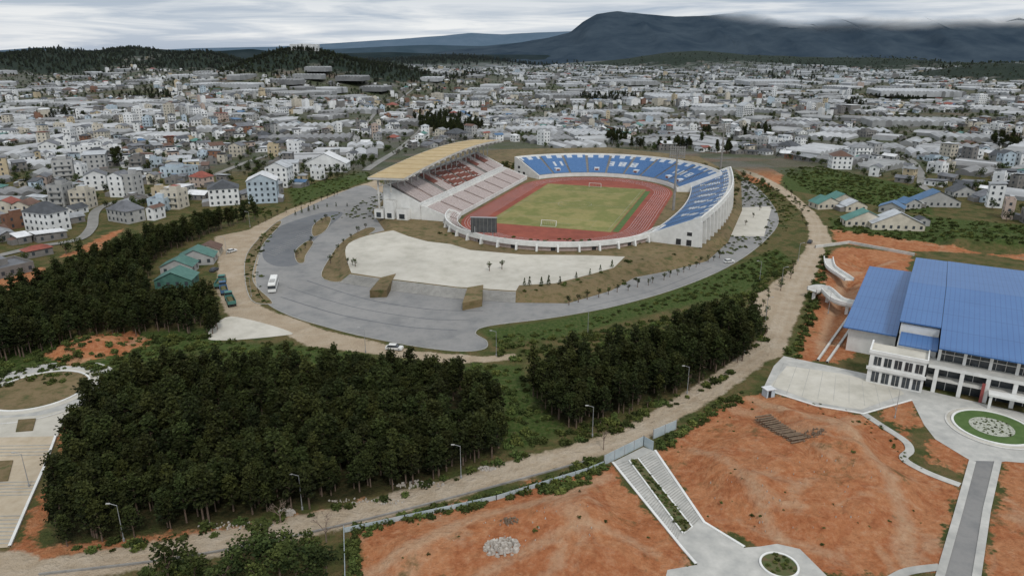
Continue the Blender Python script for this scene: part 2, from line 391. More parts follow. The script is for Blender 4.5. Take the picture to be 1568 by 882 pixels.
    vo=N.new('ShaderNodeTexVoronoi');vo.inputs['Scale'].default_value=.03;L.new(pos,vo.inputs['Vector'])
    sx=N.new('ShaderNodeSeparateXYZ');L.new(vo.outputs['Color'],sx.inputs[0])
    tw=ramp(sx.outputs[0],[(.04,.055,.025),(.08,.09,.045),(.15,.145,.13),(.05,.075,.033),(.18,.11,.07),(.12,.125,.11),(.045,.062,.027)],0,1)
    tw=mix(.5,tw,ramp(nf,[(.045,.055,.03),(.125,.115,.10),(.2,.185,.17)]))
    tw=mix(mr(nb,.45,.6,0,.6),tw,ramp(nm,[(.032,.048,.018),(.066,.088,.032)]))
    sy=N.new('ShaderNodeSeparateXYZ');L.new(pos,sy.inputs[0])
    c=mix(mr(sy.outputs['Y'],480,540),c,tw)
    haze_rgb=N.new('ShaderNodeRGB');haze_rgb.outputs[0].default_value=(.095,.125,.15,1)
    c=mix(mr(sy.outputs['Y'],1500,6500,0,.85),c,haze_rgb.outputs[0])  # far ground blended to blue-grey, haze painted into its colour
    fh=ramp(nb,[(.016,.026,.02),(.028,.04,.03)])
    c=mix(mr(mth('ADD',attr('hill'),mth('MULTIPLY',mth('SUBTRACT',nb,.5),.8)),.33,.45),c,fh)
    L.new(c,b.inputs['Base Color']);b.inputs['Roughness'].default_value=.95;b.inputs['Specular IOR Level'].default_value=.1
    bp=N.new('ShaderNodeBump');bp.inputs['Strength'].default_value=.9;bp.inputs['Distance'].default_value=.8
    L.new(mth('ADD',nf,mth('MULTIPLY',nm,2)),bp.inputs['Height']);L.new(bp.outputs[0],b.inputs['Normal'])
    return m
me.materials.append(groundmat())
# ---------------------------------------------------------------- far mountains
def mtnmat(name,c1,c2,cloud=None):  # bluish base colours carry the distance haze of the ridges
    m,nt,b=newmat(name);N=nt.nodes;L=nt.links
    geo=N.new('ShaderNodeNewGeometry')
    n=N.new('ShaderNodeTexNoise');n.inputs['Scale'].default_value=.004;n.inputs['Detail'].default_value=9;n.inputs['Roughness'].default_value=.65;L.new(geo.outputs['Position'],n.inputs['Vector'])
    r=N.new('ShaderNodeValToRGB');L.new(n.outputs['Fac'],r.inputs[0]);r.color_ramp.elements[0].position=.35;r.color_ramp.elements[1].position=.65
    r.color_ramp.elements[0].color=(*c1,1);r.color_ramp.elements[1].color=(*c2,1)
    L.new(r.outputs[0],b.inputs['Base Color']);b.inputs['Roughness'].default_value=1;b.inputs['Specular IOR Level'].default_value=0
    if cloud:
        s=N.new('ShaderNodeSeparateXYZ');L.new(geo.outputs['Position'],s.inputs[0])
        n2=N.new('ShaderNodeTexNoise');n2.inputs['Scale'].default_value=.0014;n2.inputs['Detail'].default_value=6;L.new(geo.outputs['Position'],n2.inputs['Vector'])
        a=N.new('ShaderNodeMath');a.operation='MULTIPLY_ADD';L.new(n2.outputs['Fac'],a.inputs[0]);a.inputs[1].default_value=200;L.new(s.outputs['Z'],a.inputs[2])
        mr0=N.new('ShaderNodeMapRange');L.new(s.outputs['X'],mr0.inputs['Value']);mr0.inputs['From Min'].default_value=800;mr0.inputs['From Max'].default_value=1900;mr0.inputs['To Min'].default_value=0;mr0.inputs['To Max'].default_value=165
        ad=N.new('ShaderNodeMath');ad.operation='ADD';L.new(a.outputs[0],ad.inputs[0]);L.new(mr0.outputs[0],ad.inputs[1])
        mr=N.new('ShaderNodeMapRange');L.new(ad.outputs[0],mr.inputs['Value']);mr.inputs['From Min'].default_value=cloud;mr.inputs['From Max'].default_value=cloud+150
        mr.interpolation_type='SMOOTHSTEP'
        t=N.new('ShaderNodeBsdfTransparent');mx=N.new('ShaderNodeMixShader');L.new(mr.outputs[0],mx.inputs[0]);L.new(b.outputs[0],mx.inputs[1]);L.new(t.outputs[0],mx.inputs[2])
        L.new(mx.outputs[0],N['Material Output'].inputs['Surface'])
    return m
def ridge(name,prof,D,dep,mat,jag=.06,face=1.0):
    us=[p[0] for p in prof];vs=[p[1] for p in prof]
    n=260;m=22;U=np.linspace(us[0],us[-1],n);VV=np.interp(U,us,vs)
    v=[];f=[]
    for j in range(m+1):
        t=-1+2*j/m
        for i in range(n):
            x=(U[i]-784)/1150*D;y=D+t*dep
            h=84+(74-VV[i])/1213*D
            s=(1-abs(t))**face
            q=mnoise.fractal(Vector((x/500,y/500,D*.01)),.8,2.1,5)
            z=h*s+h*jag*q*(1 if j!=m//2 else .4)*min(1,4*(1-abs(t)))
            if t<0: z+=h*.14*abs(math.sin(x/150+q*2))*min(1,3*(1-abs(t)))*min(1,-t*3)*-1
            v.append((x,y,z-30*(1-s)))
    for j in range(m):
        for i in range(n-1): f.append((j*n+i,j*n+i+1,(j+1)*n+i+1,(j+1)*n+i))
    me=bpy.data.meshes.new(name);me.from_pydata(v,[],f);me.materials.append(mat)
    me.polygons.foreach_set('use_smooth',[True]*len(f))
    o=bpy.data.objects.new(name,me);scene.collection.objects.link(o);return o
ridge('table_mountain',[(560,90),(640,84),(720,74),(780,68),(840,58),(872,50),(892,33),(912,22),(945,17),(990,23),(1030,27),(1080,25),(1130,20),(1180,15),(1250,14),(1330,12),(1400,6),(1500,0),(1700,-4),(1900,10)],5600,1500,mtnmat('hazed_mountain_forest',(.028,.044,.064),(.055,.076,.098),430),.06,.75)
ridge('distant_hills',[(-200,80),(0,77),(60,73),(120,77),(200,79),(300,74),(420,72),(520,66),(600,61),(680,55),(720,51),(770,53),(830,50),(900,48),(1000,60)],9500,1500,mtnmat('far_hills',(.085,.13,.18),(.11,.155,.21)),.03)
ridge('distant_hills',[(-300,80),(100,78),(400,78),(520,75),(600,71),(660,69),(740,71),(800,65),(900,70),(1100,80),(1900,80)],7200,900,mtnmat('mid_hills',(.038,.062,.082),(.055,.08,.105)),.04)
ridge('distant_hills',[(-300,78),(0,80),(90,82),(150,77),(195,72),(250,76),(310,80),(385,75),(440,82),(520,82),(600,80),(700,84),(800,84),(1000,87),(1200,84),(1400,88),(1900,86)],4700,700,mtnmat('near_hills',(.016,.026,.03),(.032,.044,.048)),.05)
# ---------------------------------------------------------------- site paving
site=empty('site_paving')
def place(name,img,z,k,smooth=5,skirt=0.0):
    P=gl(img,z)
    if smooth: P=catmull(P,smooth)
    return sheet(name,P,z,k,site,skirt),P
_,ringP=place('ring_road_asphalt',[(560,284),(520,296),(470,318),(428,338),(404,362),(396,395),(392,430),(404,460),(440,482),(500,501),(560,516),(640,531),(705,538),(742,534),(745,522),(728,510),(750,499),(850,486),(950,467),(1050,437),(1125,403),(1175,365),(1192,335),(1172,300),(1140,275),(1090,262),(1000,280),(700,300),(600,300)],.05,'asphalt')
place('parking_asphalt',[(402,392),(412,360),(440,342),(500,325),(525,327),(500,350),(470,380),(462,402),(425,408)],.08,'asphalt_d')
place('concrete_apron',[(316,515),(345,486),(385,490),(445,508),(430,514),(345,521)],.06,'conc2',4)
place('service_concrete',[(1115,362),(1136,318),(1182,316),(1170,362)],.09,'conc2',0)
b=MB()
ribbon(b,ringP,.25,.05,'kerb',.12,closed=True)
for isl in ([(455,402),(452,385),(470,370),(480,372),(468,392),(466,402)],[(478,360),(480,345),(497,333),(507,335),(500,352),(485,362)],
            [(492,424),(505,395),(525,370),(560,350),(575,352),(548,370),(522,392),(527,412),(520,432)],[(375,425),(378,390),(400,362),(425,340),(430,344),(405,372),(392,400),(388,432),(415,460),(412,466),(385,460)]):
    P=catmull(gl(isl),4)
    ribbon(b,P,.25,.02,'kerb',.2,closed=True)
    sheet('traffic_island_grass',P,.17,'skirt',site)
for k in range(26):
    u=408+k*3.6;v=388-k*2.1
    ribbon(b,[g(u,v),g(u+14,v+4)],.14,.1,'kerb')
b.obj('kerbs',site)
b=MB()
for img,w_ in (([(430,455),(520,482),(620,500),(700,506)],.5),([(440,440),(540,470),(650,488),(720,490)],.35),([(470,430),(560,458),(660,474),(740,476)],.5),([(900,470),(1000,445),(1090,410)],.3)):
    ribbon(b,catmull(gl(img),6,False),w_,.075,'asphalt_d')
b.obj('road_repair_strips',site)
place('forecourt_concrete',[(1168,596),(1185,560),(1200,545),(1280,562),(1340,575),(1385,590),(1568,632),(1700,660),(1700,720),(1540,706),(1500,712),(1478,700),(1432,672),(1415,650),(1396,612),(1322,633),(1250,622)],.06,'conc',0)
place('parking_bay',[(1180,590),(1205,560),(1290,572),(1375,592),(1385,603),(1318,627),(1250,616)],.09,'conc2',0)
place('garden_path',[(937,708),(985,684),(1003,690),(1078,800),(1140,838),(1165,836),(1190,832),(1225,840),(1250,865),(1275,890),(1290,920),(1010,920),(1022,872),(1068,864),(1045,840)],.06,'conc',0)
place('approach_road',[(1488,705),(1528,706),(1512,780),(1495,890),(1490,940),(1420,940),(1440,880),(1465,790)],.07,'asphalt',0)
b=MB()
for P in ([(1489,706),(1466,790),(1440,880),(1425,935)],[(1528,707),(1511,780),(1494,890),(1488,940)]):
    ribbon(b,gl(P),1.3,.06,'conc',.14)
ribbon(b,catmull(gl([(1320,632),(1350,652),(1385,675),(1393,690),(1384,703),(1420,724),(1470,743)]),5,False),1.8,.05,'conc',.1)
ribbon(b,catmull(gl([(1440,868),(1390,875),(1360,890)]),5,False),1.6,.05,'conc',.1)
ribbon(b,gl([(1003,690),(1078,800),(1140,838)]),.5,.06,'white',.2)
ribbon(b,gl([(938,708),(1045,840),(1066,864)]),.5,.06,'white',.2)
ribbon(b,gl([(1168,596),(1250,622),(1322,634),(1396,613)]),.4,.06,'white',.18)
for k in range(34):
    t=k/34;l0=(945+(1040-945)*t,712+(828-712)*t);l1=(960+(1044-960)*t,706+(816-706)*t);r0=(979+(1062-979)*t,702+(808-702)*t);r1=(998+(1074-998)*t,692+(796-692)*t)
    ribbon(b,gl([l0,l1]),.14,.06,'kerb',.1);ribbon(b,gl([r0,r1]),.14,.06,'kerb',.1)
cc,r=g(1193,866),3.1
ribbon(b,circle(cc,r),.35,.06,'white',.3,closed=True)
sheet('flower_bed',circle(cc,r),.2,'soil',site)
for k in range(9):
    ribbon(b,gl([(1200+k*20,556+k*4.6),(1180+k*24,600+k*3.6)]),.1,.1,'kerb')
b.obj('path_kerbs',site)
P=gl([(963,706),(977,703),(1060,808),(1046,818)]); sheet('flower_bed',P,.22,'soil',site)
b=MB();ribbon(b,P,.3,.05,'white',.3,closed=True);b.obj('flower_bed_kerb',site)
rc=g(1520,655);ra=empty('roundabout')
sheet('pavement',circle(rc,9.6),.1,'conc2',ra)
b=MB();ribbon(b,circle(rc,8.2),.5,.1,'white',.3,closed=True);ribbon(b,circle(rc,9.6),.4,.1,'offwhite',.12,closed=True);b.obj('kerb',ra)
sheet('grass',circle(rc,8.0),.28,'pitchedge',ra);sheet('flowers',circle((rc[0]-.3,rc[1]),4.6),.34,'flower',ra)
lc=g(60,598);lp=empty('circular_plaza')
sheet('pavement',circle(lc,17.5),.06,'conc',lp)
sheet('pavement_ring',circle(lc,13.2),.09,'conc2',lp)
sheet('grass',circle(lc,11.3),.2,'skirt',lp)
b=MB();ribbon(b,circle(lc,11.4),.5,.05,'white',.35,closed=True);ribbon(b,circle(lc,17.5),.4,.05,'offwhite',.2,closed=True);b.obj('kerb',lp)
sheet('link_path',gl([(-60,640),(0,640),(60,636),(108,625),(96,655),(88,668),(-60,690)],.07),.07,'conc2',lp)
tp=gl([(-90,672),(86,668),(70,712),(42,775),(15,838),(-90,845)])
sheet('stepped_plaza',tp,.1,'pave_tan',lp)
b=MB();ribbon(b,gl([(86,668),(70,712),(42,775),(15,838)]),.5,.05,'white',.4)
for v in list(range(682,700,5))+list(range(738,760,5))+list(range(790,838,6)):
    p=gl([(-90,v+3),(86-(v-668)*.41,v)]); ribbon(b,p,.2,.1,'kerb',.1)
b.obj('steps',lp)
for q in ([(28,642),(55,640),(50,658),(24,660)],[(-12,706),(20,704),(12,735),(-20,737)]):
    sheet('planter_bed',gl(q,.3),.3,'skirt',lp,.3)
# ---------------------------------------------------------------- stadium
stad=empty('stadium')
SC=(35.5,386.0);SA=R(18.5);sr=(math.cos(SA),-math.sin(SA));sa=(math.sin(SA),math.cos(SA))
def S(l,a,z=0): return (SC[0]+l*sr[0]+a*sa[0],SC[1]+l*sr[1]+a*sa[1],z)
def S2(l,a): return S(l,a)[:2]
PZ=2.5
podP=gl([(578,318),(602,350),(560,360),(532,372),(527,390),(536,420),(600,429),(700,441),(790,447),(850,443),(905,428),(945,408),(1000,398),(1055,385),(1105,362),(1128,315),(1128,270),(1070,240),(930,226),(800,228),(700,232),(620,270)],PZ)
sheet('podium_top',podP,PZ,'skirt',stad)
sheet('plaza',catmull(gl([(602,353),(562,361),(534,373),(529,390),(538,418)],PZ),3,False)+gl([(600,427.5),(700,439.5),(790,445.5),(795,437),(850,434),(905,420),(940,410),(957,393),(900,391),(800,390),(720,383),(690,374),(655,370),(625,362)],PZ),PZ+.03,'conc2',stad)
b=MB();n=len(podP);cx=sum(p[0] for p in podP)/n;cy=sum(p[1] for p in podP)/n
outp=[]
for i in range(n):
    a=podP[i-1];c=podP[(i+1)%n];dx,dy=c[0]-a[0],c[1]-a[1];Ln=math.hypot(dx,dy);nx_,ny_=dy/Ln,-dx/Ln
    if (podP[i][0]-cx)*nx_+(podP[i][1]-cy)*ny_<0: nx_,ny_=-nx_,-ny_
    o_=9.0 if 9<=i<=13 else 3.2
    if 5<=i<=8: o_=4.5
    outp.append((podP[i][0]+nx_*o_,podP[i][1]+ny_*o_))
for i in range(n):
    j=(i+1)%n
    if 5<=i<=7:
        ns=10
        for s_ in range(ns):
            t0,t1=s_/ns,(s_+1)/ns
            def lerp(p,q,t): return (p[0]+(q[0]-p[0])*t,p[1]+(q[1]-p[1])*t)
            a0,a1=lerp(podP[i],outp[i],t0),lerp(podP[i],outp[i],t1);c0,c1=lerp(podP[j],outp[j],t0),lerp(podP[j],outp[j],t1)
            z0=PZ*(1-t0)-.02;z1=PZ*(1-t1)
            b.face([(*a1,z0),(*c1,z0),(*c0,z0),(*a0,z0)],'conc')
            b.face([(*a1,z1),(*c1,z1),(*c1,z0),(*a1,z0)],'greyconc')
    else:
        b.face([(*podP[i],PZ),(*podP[j],PZ),(*outp[j],.02),(*outp[i],.02)],'skirt')
b.obj('podium_banks_and_steps',stad)
for q in ([(583,425),(606,419),(592,444),(566,445)],[(716,440),(740,436),(738,458),(708,464)]):
    sheet('planter',gl(q,2.75),2.75,'skirt',stad,2.7)
def oval(R_,L=43,n=40,sh=0):
    P=[]
    for i in range(n+1): f=math.pi*i/n; P.append((R_*math.cos(f)+sh,L+R_*math.sin(f)))
    for i in range(n+1): f=math.pi+math.pi*i/n; P.append((R_*math.cos(f)+sh,-L+R_*math.sin(f)))
    return P
def SP(P): return [S2(*p) for p in P]
FZ=2.62
sheet('track_outer',SP(oval(47)),FZ,'track',stad)
sheet('infield_grass',SP([(-32,-56),(30,-56),(30,56),(-32,56)]),FZ+.03,'pitch',stad)
sheet('infield_grass_edge',SP([(30.4,-55),(33.4,-55),(33.4,50),(30.4,50)]),FZ+.03,'pitchedge',stad)
b=MB()
for r in (36.5,37.7,38.9,40.2,41.4,42.6,43.8,45.2): ribbon(b,SP(oval(r)),.10,FZ+.025,'seat_white',closed=True)
for q in ([(-30,-52),(28,-52),(28,52),(-30,52)],[(-21,-52),(19,-52),(19,-36),(-21,-36)],[(-21,36),(19,36),(19,52),(-21,52)],[(-10,-52),(8,-52),(8,-46.5),(-10,-46.5)],[(-10,46.5),(8,46.5),(8,52),(-10,52)]):
    ribbon(b,SP(q),.12,FZ+.06,'kerb',closed=True)
ribbon(b,SP([(-30,0),(28,0)]),.12,FZ+.06,'kerb');ribbon(b,[S2(-1+9.15*math.cos(i/20*math.pi),9.15*math.sin(i/20*math.pi)) for i in range(40)],.12,FZ+.06,'kerb',closed=True)
b.obj('pitch_markings',stad)
for a in(-52.5,52.5):
    b=MB();s_=1 if a>0 else -1
    for l in(-4.7,2.7): b.beam(S(l,a,FZ),S(l,a,FZ+2.6),.12,'white');b.beam(S(l,a+s_*2,FZ),S(l,a,FZ+2.6),.06,'white')
    b.beam(S(-4.7,a,FZ+2.6),S(2.7,a,FZ+2.6),.12,'white');b.beam(S(-4.7,a+s_*2,FZ+.1),S(2.7,a+s_*2,FZ+.1),.06,'white')
    for i in range(9): l=-4.7+7.4*i/8;b.beam(S(l,a+s_*2,FZ),S(l,a,FZ+2.6),.02,'seat_white',3)
    b.obj('football_goal')
def stand(name,line,norm,rows,z0,z1,dep,seat,aisle=7,wallh=1.3,zbase=PZ,ribs=3,frontwall=1.2,wk='white',lw='offwhite'):
    b=MB();n=len(line);td=dep/rows;rh=(z1-z0)/rows
    def pt(i,o,z): return S(line[i][0]+norm[i][0]*o,line[i][1]+norm[i][1]*o,z)
    for i in range(n-1):
        fz=z0+frontwall*.6
        b.face([pt(i,-.3,FZ),pt(i+1,-.3,FZ),pt(i+1,-.3,fz),pt(i,-.3,fz)],'white')
        b.face([pt(i,-.3,fz),pt(i+1,-.3,fz),pt(i+1,0,fz),pt(i,0,fz)],'white')
        b.face([pt(i,0,z0),pt(i,0,fz),pt(i+1,0,fz),pt(i+1,0,z0)],'white')
        for r in range(rows):
            o=r*td;z=z0+r*rh;k=seat(r,i,n);pk=k=='seat_pink'
            b.face([pt(i,o,z),pt(i+1,o,z),pt(i+1,o+td,z),pt(i,o+td,z)],'pinkconc' if pk else 'greyconc')
            b.face([pt(i,o+td,z),pt(i+1,o+td,z),pt(i+1,o+td,z+rh),pt(i,o+td,z+rh)],'pinkconc' if pk else 'greyconc')
            if i%aisle==0 or k is None: continue
            q0,q1=o+td*.35,o+td*.95
            b.face([pt(i,q0,z+.42),pt(i+1,q0,z+.42),pt(i+1,q1,z+.42),pt(i,q1,z+.42)],k)
            b.face([pt(i,q0,z),pt(i+1,q0,z),pt(i+1,q0,z+.42),pt(i,q0,z+.42)],k)
            b.face([pt(i,q1,z+.42),pt(i+1,q1,z+.42),pt(i+1,q1+.05,z+.8),pt(i,q1+.05,z+.8)],k)
        b.face([pt(i,dep,z1),pt(i+1,dep,z1),pt(i+1,dep+2,z1),pt(i,dep+2,z1)],'offwhite')
        for A,B_,k in (((dep+2,z1),(dep+2,z1+wallh),wk),((dep+2,z1+wallh),(dep+2.5,z1+wallh),wk),((dep+2.5,z1+wallh),(dep+2.5,z1-1),wk),((dep+1.6,z1-1),(dep+1.6,zbase),lw),((dep+1.6,z1-1),(dep+2.5,z1-1),'offwhite')):
            b.face([pt(i,A[0],A[1]),pt(i+1,A[0],A[1]),pt(i+1,B_[0],B_[1]),pt(i,B_[0],B_[1])],k)
        if i%ribs==0:
            tx=line[i+1][0]-line[i][0];ty=line[i+1][1]-line[i][1];tl=math.hypot(tx,ty);tx/=tl;ty/=tl
            def pq(o,t,z): return S(line[i][0]+norm[i][0]*o+tx*t,line[i][1]+norm[i][1]*o+ty*t,z)
            b.hexa([pq(dep+1.55,0,zbase),pq(dep+3.6,0,zbase),pq(dep+3.6,.8,zbase),pq(dep+1.55,.8,zbase)],[pq(dep+1.55,0,z1-.2),pq(dep+3.0,0,z1-.2),pq(dep+3.0,.8,z1-.2),pq(dep+1.55,.8,z1-.2)],wk)
            if z1-zbase>6:
                for zz in (zbase+.4,zbase+(z1-zbase)*.48):
                    b.face([pq(dep+1.68,1.3,zz),pq(dep+1.68,5.2,zz),pq(dep+1.68,5.2,zz+3),pq(dep+1.68,1.3,zz+3)],'dark' if zz<zbase+1 else 'glass')
            elif (i//ribs)%2: b.face([pq(dep+1.68,1.5,zbase+.1),pq(dep+1.68,3.4,zbase+.1),pq(dep+1.68,3.4,zbase+1.5),pq(dep+1.68,1.5,zbase+1.5)],'dark')
    for i,k in((0,1),(n-1,-1)):
        pts=[pt(i,-.3,zbase),pt(i,-.3,z0+.8)]
        pts+= [pt(i,dep,z1+.9),pt(i,dep+2.5,z1+wallh),pt(i,dep+2.5,zbase)]
        b.face(pts,'white')
        tx=line[1][0]-line[0][0] if i==0 else line[-1][0]-line[-2][0];ty=line[1][1]-line[0][1] if i==0 else line[-1][1]-line[-2][1];tl=math.hypot(tx,ty);tx*=-k*.5/tl;ty*=-k*.5/tl
        pts2=[(p[0]+tx*sr[0]+ty*sa[0],p[1]+tx*sr[1]+ty*sa[1],p[2]) for p in pts]
        b.face(pts2,'white')
        for q in range(len(pts)-1): b.face([pts[q],pts[q+1],pts2[q+1],pts2[q]],'white')
        if z1>12:
            for o,zz,w_,h_ in((dep*.62,zbase+.2,2.2,2.6),(dep*.85,zbase+.2,2.2,2.6),(dep*.85,zbase+4.6,2.2,1.6)):
                q=[pt(i,o,zz),pt(i,o+w_,zz),pt(i,o+w_,zz+h_),pt(i,o,zz+h_)];e_=1.12
                b.face([(p[0]+tx*e_*sr[0]+ty*e_*sa[0],p[1]+tx*e_*sr[1]+ty*e_*sa[1],p[2]) for p in q],'dark')
    return b.obj(name,stad)
def arc(R_,f0,f1,L,n): 
    P=[];Nn=[]
    for i in range(n+1):
        f=R(f0+(f1-f0)*i/n);P.append((R_*math.cos(f),L+R_*math.sin(f)));Nn.append((math.cos(f),math.sin(f)))
    return P,Nn
def seat_far(r,i,n):
    if 10<r<17 and 12<i<n-12:
        if (i%5 in(1,2,3)) and not((r in(12,15)) and i%5==2) and (i//17)%2==0: return 'seat_white'
    if r>=22: return 'seat_blue' if (i//2)%2 else 'seat_white'
    if r<2: return None
    return 'seat_blue'
P_,N_=arc(50,147,14,43,90); stand('far_stand',P_,N_,26,4.2,13.2,23,seat_far,9,1.2,ribs=3)
b=MB()
for ph in (128,100,72,44,30):
    f=R(ph)
    for o,k,w,h in((6,'seat_white',3.4,2.2),(5.9,'seat_red',2.2,1.7)):
        r=50+o;c=S(r*math.cos(f),43+r*math.sin(f),5.4)
        b.box(c[0],c[1],c[2],w,3.4 if k=='seat_white' else 3.5,h,-SA+f+math.pi/2,k)
b.obj('stand_tunnels',stad)
P_,N_=arc(49,-8,-172,-43,70); stand('near_stand',P_,N_,4,3.9,5.4,3.4,lambda r,i,n:'seat_pink' if i>35 else None,8,1.3,ribs=4,lw='pinkconc')
rl=[];rn=[]
for i in range(61):
    t=i/60;a=-66+142*t;l=49+6*t+6*math.sin(math.pi*t)
    rl.append((l,a))
for i in range(61):
    a=rl[max(i-1,0)];c=rl[min(i+1,60)];dx,dy=c[0]-a[0],c[1]-a[1];q=math.hypot(dx,dy);rn.append((dy/q,-dx/q))
def seat_r(r,i,n):
    if 4<r<17 and ((i+r//2)%7 in(2,3)) and 8<i<52: return 'seat_white'
    if r>18: return 'seat_white' if (i//2)%2 else 'seat_blue'
    return 'seat_blue'
stand('right_stand',rl,rn,22,5.2,14,20,seat_r,6,1.6,ribs=3,lw='greyconc')
ml=[(-49.5,-60+126*i/63) for i in range(64)];mn=[(-1,0)]*64
stand('main_stand_lower',ml,mn,15,4.0,8.4,13,lambda r,i,n:'seat_pink',8,1.6,ribs=4)
ml2=[(-66,p[1]) for p in ml]
def seat_m(r,i,n):
    if 22<i<44: return 'seat_red' if (r+i//3)%5 else 'seat_pink'
    if i%16<2: return None
    return 'seat_pink' if r<9 else ('seat_red' if i%8<5 and i>14 else 'seat_pink')
stand('main_stand_upper',ml2,mn,19,10.2,18,17,seat_m,8,1.0,ribs=4)
b=MB()
nr=42;a0,a1=-66,78;LB,LF=-91,-71
def rz(a,l): t=(a-a0)/(a1-a0); return 22.8+5.2*math.sin(math.pi*min(1,max(0,t*.8+.02)))*.9+ (l+90)*.03
for i in range(nr):
    A=a0+(a1-a0)*i/nr;B_=a0+(a1-a0)*(i+1)/nr
    for l0,l1 in((LB,-80),(-80,LF)):
        b.face([S(l0,A,rz(A,l0)),S(l0,B_,rz(B_,l0)),S(l1,B_,rz(B_,l1)),S(l1,A,rz(A,l1))],'tan_roof')
        b.face([S(l0,A,rz(A,l0)-.5),S(l1,A,rz(A,l1)-.5),S(l1,B_,rz(B_,l1)-.5),S(l0,B_,rz(B_,l0)-.5)],'soffit')
    for l in(LB,LF): b.face([S(l,A,rz(A,l)-.9),S(l,B_,rz(B_,l)-.9),S(l,B_,rz(B_,l)+.2),S(l,A,rz(A,l)+.2)],'offwhite')
    if i%3==0:
        b.hexa([S(LB,A,rz(A,LB)+.02),S(LF,A,rz(A,LF)+.02),S(LF,A+.25,rz(A,LF)+.02),S(LB,A+.25,rz(A,LB)+.02)],[S(LB,A,rz(A,LB)+.16),S(LF,A,rz(A,LF)+.16),S(LF,A+.25,rz(A,LF)+.16),S(LB,A+.25,rz(A,LB)+.16)],'tan_roof')
for a in(a0,a1): b.face([S(LB,a,rz(a,LB)-.9),S(LF,a,rz(a,LF)-.9),S(LF,a,rz(a,LF)+.2),S(LB,a,rz(a,LB)+.2)],'offwhite')
b.obj('main_stand_roof',stad)
b=MB()
for i in range(19):
    a=a0+3+(a1-a0-6)*i/18
    b.beam(S(-87,a,PZ),S(-87,a,rz(a,-80)-1),.6,'offwhite',6,.5)
    z0=rz(a,-80)-5
    b.beam(S(-87,a,z0),S(LF+1,a,rz(a,-67)-1.2),.3,'offwhite',4)
    b.beam(S(-87,a,rz(a,-87)-.9),S(LF+1,a,rz(a,-67)-.9),.25,'offwhite',4)
    for k in range(4):
        l=-87+4*k;zz=rz(a,l)-1-3.8*(1-(k+.5)/4); b.beam(S(l,a,rz(a,l)-1),S(l+2,a,zz),.16,'offwhite',4);b.beam(S(l+4,a,rz(a,l)-1),S(l+2,a,zz),.16,'offwhite',4)
    b.beam(S(-80,a,15.8),S(-80,a,rz(a,-80)-1),.35,'offwhite',5)
for l in(-87,-80,-74): 
    for i in range(12):
        A=a0+3+(a1-a0-6)*i/12;B_=a0+3+(a1-a0-6)*(i+1)/12
        b.beam(S(l,A,rz(A,l)-1.6),S(l,B_,rz(B_,l)-1.6),.2,'offwhite',4)
for a in range(-58,68,9):
    for z in(6.5,11):
        c=S(-86.5,a+4,z);b.box(c[0],c[1],z,5,8.4,.4,-SA,'offwhite')
    c=S(-84.2,a+4,3);b.box(c[0],c[1],3,.4,6.5,2.8,-SA,'glass')
b.obj('main_stand_frame',stad)
b=MB()
for (l,w,z1) in((-87,5,7),(-81,5,12),(-74,6,8)):
    c=S(l,-62.5);b.box(c[0],c[1],PZ,w,3.2,z1-PZ,-SA,'white','conc')
    b.box(S(l,-64.2)[0],S(l,-64.2)[1],PZ+.6,w*.5,.12,2.4,-SA,'glass')
b.obj('stair_block',stad)
sb=MB();c=g(741,362,5.0)
for dx in(-4,0,4): sb.beam((c[0]+dx,c[1],3),(c[0]+dx,c[1],9.5),.22,'steel')
sb.box(c[0],c[1],6.8,11.5,.9,6.6,R(-6),'board')
for i in range(7): sb.box(c[0]-5.1+1.7*i,c[1]-.55+(-5.1+1.7*i)*-.105,6.9,.1,.1,6.4,R(-6),'greyconc')
sb.box(c[0],c[1],13.42,12,1.2,.25,R(-6),'steel')
sb.obj('scoreboard')
M['w_grey']=nmat('w_grey',[(.32,.32,.31),(.42,.42,.41)],.35,.8,6,0,.12,haze=.4)
def flood(u,v,hh):
    b=MB();c=g(u,v,PZ)
    b.beam((*c,PZ),(*c,hh+5),.75,'greyconc',8,.4)
    for r in range(5):
        b.box(c[0],c[1],hh+.2+r*1.25,8.2,.2,.2,R(-20),'greyconc')
        for k in range(7): b.box(c[0]+(-3.5+k*1.15)*math.cos(R(20)),c[1]-(-3.5+k*1.15)*math.sin(R(20))-.3,hh+r*1.25,.85,.5,.9,R(-20),'greyconc','steel',True)
    for s_ in(-3.8,0,3.8): b.box(c[0]+s_*math.cos(R(20)),c[1]-s_*math.sin(R(20)),hh,.25,.25,6.2,R(-20),'greyconc')
    b.obj('floodlight_mast')
flood(1031,322,30);flood(1103,262,29)
# ---------------------------------------------------------------- sports hall
HO=(102.4,171.8)
def H(a,bb,z=0): return (HO[0]+a*HE1[0]+bb*HE2[0],HO[1]+a*HE1[1]+bb*HE2[1],z)
hall=empty('sports_hall');HA=R(-31.3)
def hbox(b,a0,a1,b0,b1,z0,z1,k,kt=None,bot=True):
    c=H((a0+a1)/2,(b0+b1)/2);b.box(c[0],c[1],z0,a1-a0,b1-b0,z1-z0,HA,k,kt,bot)
b=MB()
A1=78;BD=88
def roofpl(b,a0,a1,b0,b1,z0,z1,th=.35):
    b.face([H(a0,b0,z0),H(a1,b0,z0),H(a1,b1,z1),H(a0,b1,z1)],'blue_roof')
    b.face([H(a0,b0,z0-th),H(a0,b1,z1-th),H(a1,b1,z1-th),H(a1,b0,z0-th)],'offwhite')
    for p,q in(((a0,b0,z0),(a1,b0,z0)),((a1,b0,z0),(a1,b1,z1)),((a1,b1,z1),(a0,b1,z1)),((a0,b1,z1),(a0,b0,z0))):
        b.face([H(*p),H(*q),H(q[0],q[1],q[2]-th),H(p[0],p[1],p[2]-th)],'blue_roof')
